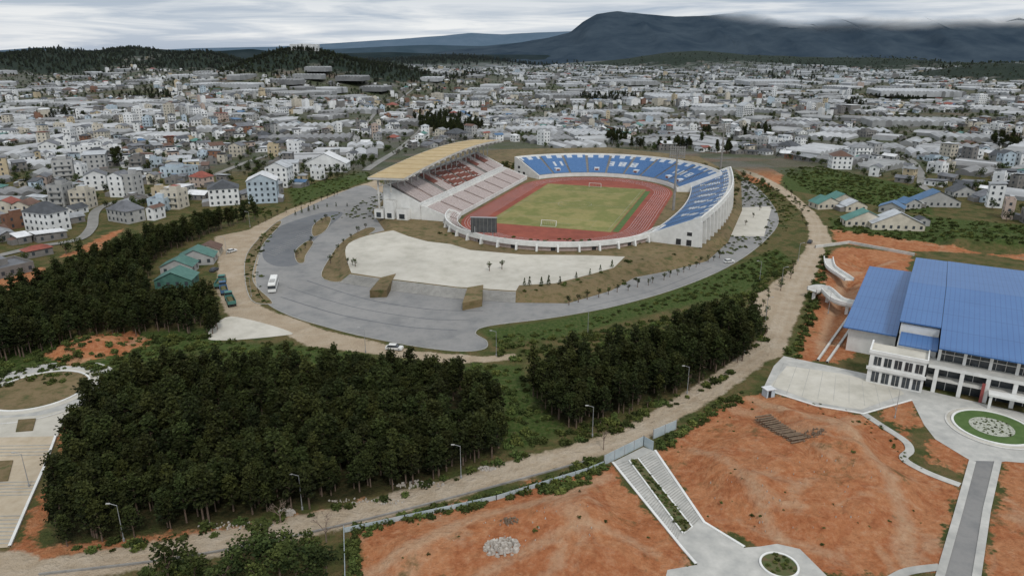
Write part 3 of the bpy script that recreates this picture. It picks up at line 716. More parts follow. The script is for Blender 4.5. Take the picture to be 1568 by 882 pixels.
roofpl(b,8,A1,-1,BD/2,11.8,15.5);roofpl(b,8,A1,BD/2,BD,15.5,12.3)
roofpl(b,-2,7.9,12,BD/2,12.9,15.3);roofpl(b,-2,7.9,BD/2,BD,15.3,12.2)
roofpl(b,-1.2,7.9,3,11.9,9.4,9.9)
roofpl(b,-16,-2.1,14,80,7.6,8.8)
b.obj('roof',hall)
b=MB()
hbox(b,-1.5,7.7,3.5,BD-1,0,9.0,'white');hbox(b,-1.6,7.75,12.5,BD-1.2,9.1,12.0,'white')
hbox(b,8.2,A1-1,3,BD-1,0,11.3,'offwhite')
hbox(b,-14.5,-2.2,15.5,78.5,0,7.1,'white')
hbox(b,-7,6,-4.5,3.3,0,8.4,'white','conc2');hbox(b,-7.3,6.3,-4.8,-4.4,8.4,9.3,'white');hbox(b,-7.3,-6.9,-4.35,3.2,8.4,9.3,'white');hbox(b,6.0,6.3,-4.35,3.2,8.4,9.3,'white')
hbox(b,-7.4,6.4,-4.95,-4.52,3.9,4.7,'white')
for k in range(5):
    a=-5.9+k*2.4;hbox(b,a,a+1.7,-4.58,-4.4,.5,3.4,'glass');hbox(b,a,a+1.7,-4.58,-4.4,5.2,7.6,'glass')
    hbox(b,a+.8,a+.9,-4.64,-4.585,.5,3.4,'offwhite');hbox(b,a+.8,a+.9,-4.64,-4.585,5.2,7.6,'offwhite')
    hbox(b,-7.08,-6.8,-3.6+k*1.4,-2.8+k*1.4,5.2,7.4,'glass')
hbox(b,6.45,A1,-2.4,2.9,6.6,7.5,'white','conc');hbox(b,6.45,A1,-2.2,2.9,3.3,3.8,'offwhite')
hbox(b,6.5,A1,.6,2.95,0,6.55,'glass');hbox(b,8.3,A1,2.0,2.97,7.55,11.2,'glass')
for k in range(13):
    a=8+k*5.6
    hbox(b,a,a+.9,-2.3,-1.4,0,6.58,'white');hbox(b,a+.1,a+.8,1.2,2.0,7.52,11.3,'white')
    hbox(b,a+2.9,a+3.05,.45,.58,0,6.5,'white');hbox(b,a+1.6,a+1.7,1.85,1.98,7.6,11.2,'offwhite');hbox(b,a+3.6,a+3.7,1.85,1.98,7.6,11.2,'offwhite')
hbox(b,8.3,A1,1.8,1.97,9.3,9.5,'offwhite')
for k in range(14):
    bb=17+k*4.4;hbox(b,-14.62,-14.4,bb,bb+3,1,3,'glass');hbox(b,-14.62,-14.4,bb,bb+3,4,6,'glass');hbox(b,-1.7,-1.45,bb,bb+3,9.6,11.2,'glass')
hbox(b,20,30,-5.6,-2.5,3.4,3.9,'white');hbox(b,20.3,20.9,-5.4,-4.8,0,3.4,'white');hbox(b,29,29.6,-5.4,-4.8,0,3.4,'white');hbox(b,18.5,19.2,-2.6,-2.42,0,5.2,'red');hbox(b,31,31.7,-2.6,-2.42,0,5.2,'red')
b.obj('walls_and_windows',hall)
fb=MB()
P=catmull(gl([(1243,446),(1262,444),(1285,462),(1325,470)],3),6,False)
ribbon(fb,P,4,2.6,'offwhite',.5);ribbon(fb,P,.3,3.1,'white',1.1,off=2);ribbon(fb,P,.3,3.1,'white',1.1,off=-2)
for q in(2,8,14): fb.box(P[q][0],P[q][1],-4,1,3,6.6,HA,'white')
P=catmull(gl([(1268,398),(1272,412),(1290,425),(1300,432)],1),6,False)
ribbon(fb,P,3.4,1.2,'offwhite',.4);ribbon(fb,P,.3,1.6,'white',1.0,off=1.7);ribbon(fb,P,.3,1.6,'white',1,off=-1.7)
fb.obj('footbridge')
wl=MB()
ribbon(wl,gl([(1252,553),(1275,520),(1305,478)]),.6,-3,'offwhite',3.6);ribbon(wl,gl([(1266,556),(1290,522),(1316,484)]),.6,-3,'offwhite',3.6)
ribbon(wl,gl([(1248,380),(1300,373),(1400,392)]),.6,0,'offwhite',1.2)
wl.obj('retaining_wall')
# ---------------------------------------------------------------- trees
def leafcloud(pts,size,tints,trunk=None,name='tree',lm='pine',flat=.5):
    v=[];f=[];t=[];mi=[]
    for (p,s,ti) in zip(pts,size,tints):
        for k in range(2):
            d=Vector((random.gauss(0,1),random.gauss(0,1),random.gauss(0,flat))).normalized()
            e=d.orthogonal().normalized();e=(e*random.gauss(0,1)+d.cross(e)*random.gauss(0,1)).normalized()
            i=len(v);P=Vector(p);j=.55+.5*random.random()
            v+= [tuple(P-d*s*.6),tuple(P+e*s*.5*j),tuple(P+d*s*j),tuple(P-e*s*.45)]
            f.append((i,i+1,i+2,i+3));t.append(ti);mi.append(0)
    mats=[M[lm]]
    if trunk:
        tb=MB()
        for (a,b_,r0,r1) in trunk: tb.beam(a,b_,r0,'bark',5,r1)
        o=len(v);v+=tb.v;f+=[tuple(q+o for q in ff) for ff in tb.f];t+=[.5]*len(tb.f);mi+=[1]*len(tb.f);mats.append(M['bark'])
    me=bpy.data.meshes.new(name);me.from_pydata(v,[],f)
    for m in mats: me.materials.append(m)
    me.polygons.foreach_set('material_index',mi)
    a=me.attributes.new('tint','FLOAT','FACE');a.data.foreach_set('value',t)
    return me
def pine_mesh(h,w,n=420,seed=0):
    random.seed(seed);pts=[];sz=[];ti=[];tr=[((0,0,0),(0,0,h*.55),.2,.13),((0,0,h*.55),(random.uniform(-.3,.3),0,h*.95),.13,.04)]
    nb=17
    for k in range(nb):
        z=h*(.32+.64*k/nb);az=k*2.4+random.random();r=w*(1-((k/nb)**1.7)*.72)*random.uniform(.6,1.2)
        e=Vector((math.cos(az)*r,math.sin(az)*r,z+r*.25))
        tr.append(((0,0,z-.3),tuple(e*.9+Vector((0,0,z))*.1),.06,.02))
        for q in range(n//nb):
            s=random.random()**.5;c=Vector((math.cos(az)*r*s,math.sin(az)*r*s,z+r*.3*s))
            p=c+Vector((random.gauss(0,.18*w),random.gauss(0,.18*w),random.gauss(.1,.28)))
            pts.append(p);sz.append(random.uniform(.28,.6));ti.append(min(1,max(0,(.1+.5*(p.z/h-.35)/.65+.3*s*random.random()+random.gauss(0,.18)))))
    for q in range(n//9):
        p=Vector((random.gauss(0,.4),random.gauss(0,.4),h*random.uniform(.85,1.05)));pts.append(p);sz.append(random.uniform(.25,.48));ti.append(random.uniform(.5,1))
    return leafcloud(pts,sz,ti,tr,'pine')
def broad_mesh(h,w,n=380,seed=0,lm='broad',trunk=True):
    random.seed(seed);pts=[];sz=[];ti=[];tr=[((0,0,0),(0,0,h*.45),.16,.1)]
    lob=[(Vector((random.uniform(-.6,.6)*w,random.uniform(-.6,.6)*w,h*random.uniform(.4,.85))),random.uniform(.35,.6)*w) for _ in range(7)]
    for c,r in lob:
        tr.append(((0,0,h*.35),tuple(c),.07,.02))
        for q in range(n//7):
            d=Vector((random.gauss(0,1),random.gauss(0,1),random.gauss(0,1))).normalized()
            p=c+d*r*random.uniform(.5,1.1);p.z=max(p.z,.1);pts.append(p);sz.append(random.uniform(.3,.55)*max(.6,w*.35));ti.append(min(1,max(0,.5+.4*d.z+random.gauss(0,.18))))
    return leafcloud(pts,sz,ti,tr if trunk else None,'broadleaf',lm)
def bush_mesh(seed,lm='bushm'):
    random.seed(seed);pts=[];sz=[];ti=[]
    for c in range(4):
        cx,cy=random.uniform(-.8,.8),random.uniform(-.8,.8);r=random.uniform(.5,.9)
        for q in range(28):
            d=Vector((random.gauss(0,1),random.gauss(0,1),abs(random.gauss(0,1)))).normalized()
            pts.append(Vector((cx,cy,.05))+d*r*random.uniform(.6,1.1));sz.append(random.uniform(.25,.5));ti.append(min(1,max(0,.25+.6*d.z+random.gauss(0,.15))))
    return leafcloud(pts,sz,ti,None,'bush',lm)
def conifer_mesh(h,w,seed):
    random.seed(seed);pts=[];sz=[];ti=[]
    for q in range(130):
        z=h*random.random()**1.1;r=w*(1-z/h)*random.uniform(.5,1.05)+.1;a=random.random()*6.28
        pts.append(Vector((r*math.cos(a),r*math.sin(a),z+.5)));sz.append(random.uniform(.2,.42));ti.append(.3+random.random()*.7)
    return leafcloud(pts,sz,ti,[((0,0,0),(0,0,h*.8),.08,.03)],'conifer','broad')
def collect(name,meshes):
    c=bpy.data.collections.new(name)
    for i,me in enumerate(meshes):
        o=bpy.data.objects.new(name+'_%d'%i,me);c.objects.link(o)
    return c
C_pine=collect('pine_variants',[pine_mesh(h,w,580,i) for i,(h,w) in enumerate([(10.5,2.2),(9,2.0),(12,2.1),(8.5,2.2),(10,1.8),(9.6,2.5)])])
C_broad=collect('broadleaf_variants',[broad_mesh(h,w,300,40+i) for i,(h,w) in enumerate([(5.5,2.3),(6.5,2.6),(4.5,2.2)])])
C_bush=collect('bush_variants',[bush_mesh(60+i) for i in range(4)])
C_con=collect('conifer_variants',[conifer_mesh(3.6,.8,80),conifer_mesh(3.0,.7,81)])
C_sap=collect('sapling_variants',[broad_mesh(4,1.1,110,90),broad_mesh(3.6,1.0,110,91)])
def gn_group(name,coll):
    ng=bpy.data.node_groups.new(name,'GeometryNodeTree')
    ng.interface.new_socket('Geometry',in_out='INPUT',socket_type='NodeSocketGeometry');ng.interface.new_socket('Geometry',in_out='OUTPUT',socket_type='NodeSocketGeometry')
    N=ng.nodes;L=ng.links;i=N.new('NodeGroupInput');o=N.new('NodeGroupOutput');ip=N.new('GeometryNodeInstanceOnPoints')
    ci=N.new('GeometryNodeCollectionInfo');ci.inputs['Collection'].default_value=coll;ci.inputs['Separate Children'].default_value=True;ci.inputs['Reset Children'].default_value=True
    ip.inputs['Pick Instance'].default_value=True
    a=N.new('GeometryNodeInputNamedAttribute');a.data_type='FLOAT';a.inputs['Name'].default_value='scl'
    r=N.new('GeometryNodeInputNamedAttribute');r.data_type='FLOAT';r.inputs['Name'].default_value='rot'
    cx=N.new('ShaderNodeCombineXYZ');L.new(r.outputs['Attribute'],cx.inputs['Z'])
    L.new(i.outputs[0],ip.inputs['Points']);L.new(ci.outputs[0],ip.inputs['Instance']);L.new(cx.outputs[0],ip.inputs['Rotation']);L.new(a.outputs['Attribute'],ip.inputs['Scale'])
    L.new(ip.outputs[0],o.inputs[0]);return ng
GN={}
def scatter(name,pts,scl,coll):
    if not pts: return
    order=list(range(len(pts)));random.shuffle(order);pts=[pts[i] for i in order];scl=[scl[i] for i in order]
    me=bpy.data.meshes.new(name);me.from_pydata(pts,[],[])
    a=me.attributes.new('scl','FLOAT','POINT');a.data.foreach_set('value',scl)
    a=me.attributes.new('rot','FLOAT','POINT');a.data.foreach_set('value',[random.random()*6.28 for _ in pts])
    o=bpy.data.objects.new(name,me);scene.collection.objects.link(o)
    if coll.name not in GN: GN[coll.name]=gn_group(coll.name+'_scatter',coll)
    md=o.modifiers.new('scatter','NODES');md.node_group=GN[coll.name];return o
def zat(x,y):
    i=int(np.clip(np.searchsorted(xs,x),1,nx-1));j=int(np.clip(np.searchsorted(ys,y),1,ny-1));return float(Z[j,i])
def fillpoly(P,sp_,jit=.45,prob=1.0):
    xs_=[p[0] for p in P];ys_=[p[1] for p in P];out=[];y=min(ys_)
    while y<max(ys_):
        x=min(xs_)
        while x<max(xs_):
            px,py=x+random.uniform(-jit,jit)*sp_,y+random.uniform(-jit,jit)*sp_
            if random.random()<prob and inpoly(px,py,P): out.append((px,py,max(0,zat(px,py)-.1) if zat(px,py)>=0 else zat(px,py)))
            x+=sp_
        y+=sp_
    return out
random.seed(11)
F1=gl([(70,845),(88,780),(115,712),(140,650),(165,608),(230,592),(350,585),(430,575),(480,583),(560,585),(650,590),(735,605),(765,640),(772,692),(700,725),(560,762),(440,788),(300,808),(150,836)])
F2=gl([(812,600),(850,572),(950,560),(1010,548),(1060,512),(1100,497),(1158,500),(1148,545),(1100,578),(1020,610),(940,638),(880,658),(835,640)])
F3=gl([(412,332),(330,348),(240,374),(130,422),(40,470),(-80,520),(-80,575),(60,545),(150,520),(250,512),(330,512),(345,498),(320,484),(235,480),(222,450),(238,400),(300,370),(345,350)])
for nm,P,sp_ in(('pine_forest',F1,2.6),('pine_forest',F2,2.6),('pine_forest',F3,2.9)):
    pts=[p for p in fillpoly(P,sp_,.55,.95) if mnoise.noise(Vector((p[0]/9,p[1]/9,2)))>-.42]
    scatter(nm,pts,[random.uniform(.66,1.12)*(1+.22*mnoise.noise(Vector((p[0]/16,p[1]/16,0)))) for p in pts],C_pine)
pts=[]
def sc(img,sp_,pr): 
    global pts
    pts+=fillpoly(gl(img),sp_,.5,pr)
sc([(530,812),(700,772),(830,740),(900,703),(932,716),(870,762),(820,752),(700,786),(600,800),(548,826),(548,915),(522,915)],1.5,.95)
sc([(1000,682),(1040,655),(1110,610),(1135,600),(1140,612),(1100,632),(1050,665),(1012,694)],1.5,.95)
sc([(210,870),(300,850),(330,870),(360,920),(200,920)],1.5,.9)
sc([(740,590),(830,595),(870,665),(800,690),(768,690)],2.2,.6)
sc([(300,520),(470,530),(640,560),(800,560),(830,590),(640,600),(300,600)],2.2,.6)
sc([(-60,560),(60,525),(330,510),(345,535),(200,575),(60,590),(-60,600)],2.2,.65)
sc([(880,655),(1020,612),(1110,575),(1150,545),(1160,500),(1175,480),(1172,520),(1120,575),(1030,622),(940,662),(840,695)],1.8,.65)
sc([(80,845),(300,810),(560,768),(770,700),(840,690),(700,738),(560,776),(380,815),(100,862)],2.0,.5)
sc([(1205,545),(1235,470),(1262,380),(1272,385),(1252,470),(1225,548)],1.7,.85)
sc([(1195,262),(1260,255),(1430,300),(1420,330),(1250,300)],3.0,.75)
sc([(1270,335),(1400,330),(1568,345),(1800,380),(1800,410),(1420,372),(1270,355)],3.0,.65)
sc([(850,520),(1000,490),(1140,450),(1190,400),(1215,405),(1150,460),(1060,510),(900,545)],1.9,.85)
sc([(740,530),(860,505),(870,545),(800,555),(760,550)],2.2,.6)
sc([(0,450),(130,385),(240,345),(330,322),(420,318),(412,330),(330,345),(240,372),(130,420),(0,480)],3.2,.6)
scatter('undergrowth_bushes',pts,[random.uniform(.45,1.3) for _ in pts],C_bush)
pts=[]
sc([(545,812),(700,775),(930,716),(1060,862),(1010,900),(560,905)],2.0,.15);sc([(1000,692),(1100,622),(1160,598),(1320,635),(1388,672),(1390,708),(1470,748),(1440,872),(1270,885),(1160,835),(1085,805)],2.0,.2)
pts=[p for p in pts if mnoise.noise(Vector((p[0]/9,p[1]/9,4)))>.12]
sc([(1330,640),(1384,676),(1386,700),(1440,735),(1400,720),(1340,680),(1300,650)],1.6,.4);sc([(1225,610),(1320,632),(1360,660),(1300,650),(1230,628)],1.8,.35)
scatter('weeds',pts,[random.uniform(.12,.4) for _ in pts],C_bush)
pts=[]
sc([(740,520),(860,500),(1000,462),(1130,408),(1190,378),(1212,395),(1140,440),(1000,478),(850,515)],2.4,.75)
sc([(800,462),(860,458),(960,435),(1040,405),(1050,395),(960,408),(900,435),(800,452)],3.0,.5)
sc([(640,358),(700,375),(830,386),(950,388),(1000,380),(1000,372),(940,378),(700,366)],3,.3)
sc([(1050,395),(1110,370),(1135,310),(1190,340),(1175,375),(1120,390)],3.0,.6)
sc([(1120,262),(1190,300),(1215,330),(1200,370),(1190,330),(1150,285),(1110,268)],3.0,.7)
sc([(440,290),(560,262),(575,275),(450,320)],3.5,.55)
sc([(375,425),(378,390),(400,362),(425,340),(430,344),(392,400),(412,466),(385,460)],2.2,.5)
pts=[(x,y,(PZ if inpoly(x,y,podP) else 0)) for x,y,z in pts]
def ringpts(n,d0,d1,a0_,a1_):
    out=[]
    for _ in range(n):
        f=R(random.uniform(a0_,a1_));r=random.uniform(d0,d1);out.append(S(r*math.cos(f)*.98,(43 if math.sin(f)>0 else -43)*min(1,abs(math.sin(f))*1.6)+r*math.sin(f),0))
    return out
for p in ringpts(1800,84,126,10,200): 
    pts.append((p[0],p[1],(PZ if inpoly(p[0],p[1],podP) else 0)))
pts=[p for p in pts if not inpoly(p[0],p[1],gl([(1115,362),(1136,318),(1182,316),(1170,362)]))]
scatter('bank_shrubs',pts,[random.uniform(.3,.95) for _ in pts],C_bush)
pts=[p for p in ringpts(220,92,126,25,175)];scatter('stadium_back_trees',[(p[0],p[1],0) for p in pts],[random.uniform(.5,1.1) for _ in pts],C_broad)
def row(img,n,z=0,jit=.5):
    P=gl(img,z);out=[]
    L_=[0]
    for i in range(len(P)-1): L_.append(L_[-1]+math.dist(P[i],P[i+1]))
    for k in range(n):
        s=L_[-1]*k/(n-1)
        x=np.interp(s,L_,[p[0] for p in P]);y=np.interp(s,L_,[p[1] for p in P]);out.append((x+random.uniform(-jit,jit),y+random.uniform(-jit,jit),z))
    return out
pts=row([(450,330),(495,318),(530,316)],8,0,1)+row([(800,436),(855,436)],5,PZ,1)+row([(885,425),(940,410)],4,PZ,1)
scatter('young_conifer_row',pts,[random.uniform(.55,.95) for _ in pts],C_con)
pts=row([(870,468),(960,446),(1040,420),(1100,395)],20,0,1)+row([(1215,412),(1170,470),(1160,520),(1110,560),(1040,603),(930,652)],26,0,2)+row([(400,345),(440,325),(520,298)],12,0,2)+row([(750,415),(770,412)],2,PZ)+row([(532,405),(546,408)],3,PZ)+row([(1200,285),(1225,320),(1232,350)],8)+row([(1140,345),(1190,300),(1150,270)],9)+row([(485,345),(500,338)],3)+row([(560,350),(520,378),(505,405)],7)+row([(455,395),(475,375)],4)
scatter('roadside_saplings',pts,[random.uniform(.6,1.15) for _ in pts],C_sap)
def bare_tree(x,y,h,seed):
    random.seed(seed);b=MB()
    def br(p,d,l,r,lv):
        q=p+d*l;b.beam(p,q,r,'twig',4,r*.65)
        if lv==0: return
        for k in range(3):
            nd=(d+Vector((random.gauss(0,.5),random.gauss(0,.5),random.gauss(.1,.3)))).normalized();br(q,nd,l*random.uniform(.62,.85),r*.6,lv-1)
    br(Vector((x,y,0)),Vector((0,0,1)),h*.3,.16,4);b.obj('bare_tree')
for i,(u,v,h) in enumerate([(500,830,7),(725,630,5),(490,720,6),(512,712,6),(924,688,5),(430,800,5)]):
    c=g(u,v);bare_tree(c[0],c[1],h,i)
random.seed(5)
pts=[(*g(u,v),0) for u,v in [(385,880),(410,872),(440,868),(470,872),(430,890),(400,900),(360,895),(455,895),(485,890),(345,905),(500,878),(420,850),(455,850),(395,858),(475,850),(300,890),(260,895)]]
for i,p in enumerate(pts):
    o=bpy.data.objects.new('broadleaf_tree',C_broad.objects[i%3].data);o.location=p;o.rotation_euler=(0,0,random.random()*6);s_=random.uniform(1.0,1.4);o.scale=(s_,)*3;scene.collection.objects.link(o)
pts=[]
sc([(963,706),(977,703),(1060,808),(1046,818)],.8,.8)
pts+=fillpoly(circle(g(1193,866),2.7),1,.4,.7)
scatter('planter_shrubs',[(p[0],p[1],.2) for p in pts],[random.uniform(.2,.42) for _ in pts],C_bush)
pts=fillpoly(circle(rc,4.4),.9,.5,.8);scatter('roundabout_shrubs',[(p[0],p[1],.3) for p in pts],[random.uniform(.12,.3) for _ in pts],C_bush)
# ---------------------------------------------------------------- town
def hm(k,c,rough=.8,var=.16,scale=.3):
    M[k]=nmat(k,[tuple(x*(1-var) for x in c),tuple(min(.85,x*(1+var)) for x in c)],scale,rough,7,0,.15,haze=.4)
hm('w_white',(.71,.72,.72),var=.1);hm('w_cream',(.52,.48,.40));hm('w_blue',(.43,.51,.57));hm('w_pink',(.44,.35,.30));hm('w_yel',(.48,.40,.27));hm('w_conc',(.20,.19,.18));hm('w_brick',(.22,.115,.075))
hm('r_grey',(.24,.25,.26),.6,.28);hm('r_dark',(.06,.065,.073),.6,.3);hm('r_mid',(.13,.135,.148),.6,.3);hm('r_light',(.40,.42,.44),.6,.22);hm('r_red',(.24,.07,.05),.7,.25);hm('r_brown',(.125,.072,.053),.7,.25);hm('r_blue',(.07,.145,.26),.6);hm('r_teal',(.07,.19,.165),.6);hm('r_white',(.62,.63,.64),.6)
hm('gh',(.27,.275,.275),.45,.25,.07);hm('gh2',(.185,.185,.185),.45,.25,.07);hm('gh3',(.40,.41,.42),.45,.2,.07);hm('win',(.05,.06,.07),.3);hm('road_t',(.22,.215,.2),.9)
WALL=['w_white']*13+['w_cream']*3+['w_grey']*3+['w_blue']*2+['w_pink']+['w_yel']+['w_conc']*4+['w_brick']
ROOF=['r_grey']*9+['r_dark']*8+['r_mid']*8+['r_light']*4+['r_red']*2+['r_brown']*2+['r_blue']+['r_teal']+['r_white']*3
def house(b,x,y,z,w,d,fl,a,wk,rt,rk,win=2):
    h=fl*3.2;c,q=math.cos(a),math.sin(a)
    def T(px,py,pz): return (x+px*c-py*q,y+px*q+py*c,z+pz)
    hw,hd=w/2,d/2
    b.hexa([T(-hw,-hd,-3),T(hw,-hd,-3),T(hw,hd,-3),T(-hw,hd,-3)],[T(-hw,-hd,h),T(hw,-hd,h),T(hw,hd,h),T(-hw,hd,h)],wk,'r_mid' if rt=='flat' else wk)
    e=.5
    if rt=='gable':
        rh=w*.24
        A=[T(-hw-e,-hd-e,h-.1),T(0,-hd-e,h+rh),T(hw+e,-hd-e,h-.1)];B_=[T(-hw-e,hd+e,h-.1),T(0,hd+e,h+rh),T(hw+e,hd+e,h-.1)]
        b.face([A[0],A[1],B_[1],B_[0]],rk);b.face([A[1],A[2],B_[2],B_[1]],rk);b.face([T(-hw,-hd,h),T(hw,-hd,h),T(0,-hd,h+rh*.95)],wk);b.face([T(-hw,hd,h),T(0,hd,h+rh*.95),T(hw,hd,h)],wk)
    elif rt=='hip':
        rh=w*.26;k=min(hd*.7,hw)
        c0=[T(-hw-e,-hd-e,h),T(hw+e,-hd-e,h),T(hw+e,hd+e,h),T(-hw-e,hd+e,h)];r0=T(0,-hd+k,h+rh);r1=T(0,hd-k,h+rh)
        b.face([c0[0],c0[1],r0],rk);b.face([c0[1],c0[2],r1,r0],rk);b.face([c0[2],c0[3],r1],rk);b.face([c0[3],c0[0],r0,r1],rk)
    elif rt=='shed':
        b.hexa([T(-hw-e,-hd-e,h+.05),T(hw+e,-hd-e,h+.05),T(hw+e,hd+e,h+.9),T(-hw-e,hd+e,h+.9)],[T(-hw-e,-hd-e,h+.3),T(hw+e,-hd-e,h+.3),T(hw+e,hd+e,h+1.15),T(-hw-e,hd+e,h+1.15)],rk,bottom=True)
    else:
        pr=.9
        for (x0,x1,y0,y1) in((-hw,hw,-hd,-hd+.25),(-hw,hw,hd-.25,hd),(-hw,-hw+.25,-hd+.25,hd-.25),(hw-.25,hw,-hd+.25,hd-.25)):
            b.hexa([T(x0,y0,h),T(x1,y0,h),T(x1,y1,h),T(x0,y1,h)],[T(x0,y0,h+pr),T(x1,y0,h+pr),T(x1,y1,h+pr),T(x0,y1,h+pr)],wk)
        s=random.uniform(-.3,.2)*hd
        b.hexa([T(-hw*.5,s,h),T(hw*.4,s,h),T(hw*.4,hd*.8,h),T(-hw*.5,hd*.8,h)],[T(-hw*.5,s,h+2.5),T(hw*.4,s,h+2.5),T(hw*.4,hd*.8,h+2.5),T(-hw*.5,hd*.8,h+2.5)],wk,rk)
    if win:
        nwx=max(1,int(w/3.2));nwy=max(1,int(d/3.6));o=.06
        for f in range(fl):
            z0=f*3.2+1;z1=z0+1.5
            for i in range(nwx):
                px=-hw+(i+.5)*w/nwx;ww=.6 if win==2 else .7
                for sy in((-1,) if win==1 else(-1,1)): b.face([T(px-ww,sy*(hd+o),z0),T(px+ww,sy*(hd+o),z0),T(px+ww,sy*(hd+o),z1),T(px-ww,sy*(hd+o),z1)],'win')
            if win==2:
                for i in range(nwy):
                    py=-hd+(i+.5)*d/nwy
                    for sx_ in(-1,1): b.face([T(sx_*(hw+o),py-.55,z0),T(sx_*(hw+o),py+.55,z0),T(sx_*(hw+o),py+.55,z1),T(sx_*(hw+o),py-.55,z1)],'win')
            if win==2 and f>0 and fl>1 and (int(x)%3==0):
                b.hexa([T(-hw*.8,-hd-1.1,f*3.2),T(hw*.8,-hd-1.1,f*3.2),T(hw*.8,-hd,f*3.2),T(-hw*.8,-hd,f*3.2)],[T(-hw*.8,-hd-1.1,f*3.2+.9),T(hw*.8,-hd-1.1,f*3.2+.9),T(hw*.8,-hd,f*3.2+.9),T(-hw*.8,-hd,f*3.2+.9)],wk,'w_grey',True)
        if win==2 and random.random()<.4:
            s=random.uniform(2.5,4.5);sd=random.choice((-1,1))
            x0,x1=(hw,hw+s) if sd>0 else(-hw-s,-hw)
            za,zb=(2.9,2.3) if sd>0 else(2.3,2.9)
            b.hexa([T(x0,-hd*.8,-2),T(x1,-hd*.8,-2),T(x1,hd*.7,-2),T(x0,hd*.7,-2)],[T(x0,-hd*.8,za),T(x1,-hd*.8,zb),T(x1,hd*.7,zb),T(x0,hd*.7,za)],'w_conc',random.choice(ROOF))
def greenhouse(b,x,y,z,w,d,a,k):
    c,q=math.cos(a),math.sin(a);n=max(2,int(w/7));s=w/n
    def T(px,py,pz): return (x+px*c-py*q,y+px*q+py*c,z+pz)
    for i in range(n):
        x0=-w/2+i*s;x1=x0+s;xm=(x0+x1)/2
        prof=[(x0,3.2),(x0+s*.25,4.5),(xm,5.1),(x1-s*.25,4.5),(x1,3.2)]
        kk=k if random.random()<.8 else random.choice(['gh','gh2','gh3'])
        for j in range(4):
            p,r=prof[j],prof[j+1];b.face([T(p[0],-d/2,p[1]),T(r[0],-d/2,r[1]),T(r[0],d/2,r[1]),T(p[0],d/2,p[1])],kk)
        for yy in(-d/2,d/2): b.face([T(p[0],yy,p[1]) for p in prof]+[T(x1,yy,-6),T(x0,yy,-6)],kk)
    for xx in(-w/2,w/2): b.face([T(xx,-d/2,-6),T(xx,d/2,-6),T(xx,d/2,3.2),T(xx,-d/2,3.2)],k)
campus=gl([(-500,560),(-200,500),(-60,452),(0,430),(60,408),(130,380),(230,344),(330,322),(420,318),(452,296),(545,268),(575,248),(640,222),(700,212),(790,208),(860,222),(940,219),(1060,224),(1130,229),(1195,238),(1300,265),(1430,300),(1568,352),(1900,420),(2500,1200),(-700,1200)])
def nz(x,y,s,o=0): return mnoise.noise(Vector((x/s+o,y/s,o*3.1)))
occ=set()
def occm(x,y,r,mark=True):
    c=[(int((x+i)//5),int((y+j)//5)) for i in np.arange(-r,r+.1,5) for j in np.arange(-r,r+.1,5)]
    if any(q in occ for q in c): return False
    if mark: occ.update(c)
    return True
def hill_at(px,py): return max(math.exp(-((px-hx)/sx)**2-((py-hy)/sy)**2) for hx,hy,hh,sx,sy in HG)
random.seed(21)
bt=MB();bg=MB();bf=MB()
b=MB()
def gz(u,v):
    x,y=g(u,v)
    for _ in range(4): x,y=g(u,v,hxy(x,y))
    return x,y
for img,w in (([(-60,405),(0,392),(60,378),(118,368),(140,350),(155,318),(240,296),(330,268),(420,236),(500,214),(560,190),(600,160),(640,140)],5),([(940,214),(1040,205),(1180,214),(1300,226),(1380,240),(1408,262),(1412,285),(1440,300)],5),([(560,262),(640,205),(660,188),(760,182),(860,176),(1000,158),(1200,140),(1500,128)],6),([(0,250),(120,225),(260,205),(380,180),(480,160)],5),([(1100,212),(1090,180),(1180,160),(1320,180),(1568,200)],5)):
    P=catmull([gz(*p) for p in img],10,False)
    Q=[]
    for i in range(len(P)-1):
        m=max(1,int(math.dist(P[i],P[i+1])/12))
        for k in range(m): Q.append((P[i][0]+(P[i+1][0]-P[i][0])*k/m,P[i][1]+(P[i+1][1]-P[i][1])*k/m))
    ribbon(b,Q,w,.35,'road_t',zf=hxy)
    for p in Q: occ.update([(int((p[0]+i)//5),int((p[1]+j)//5)) for i in(-2,2) for j in(-2,2)])
b.obj('town_roads')
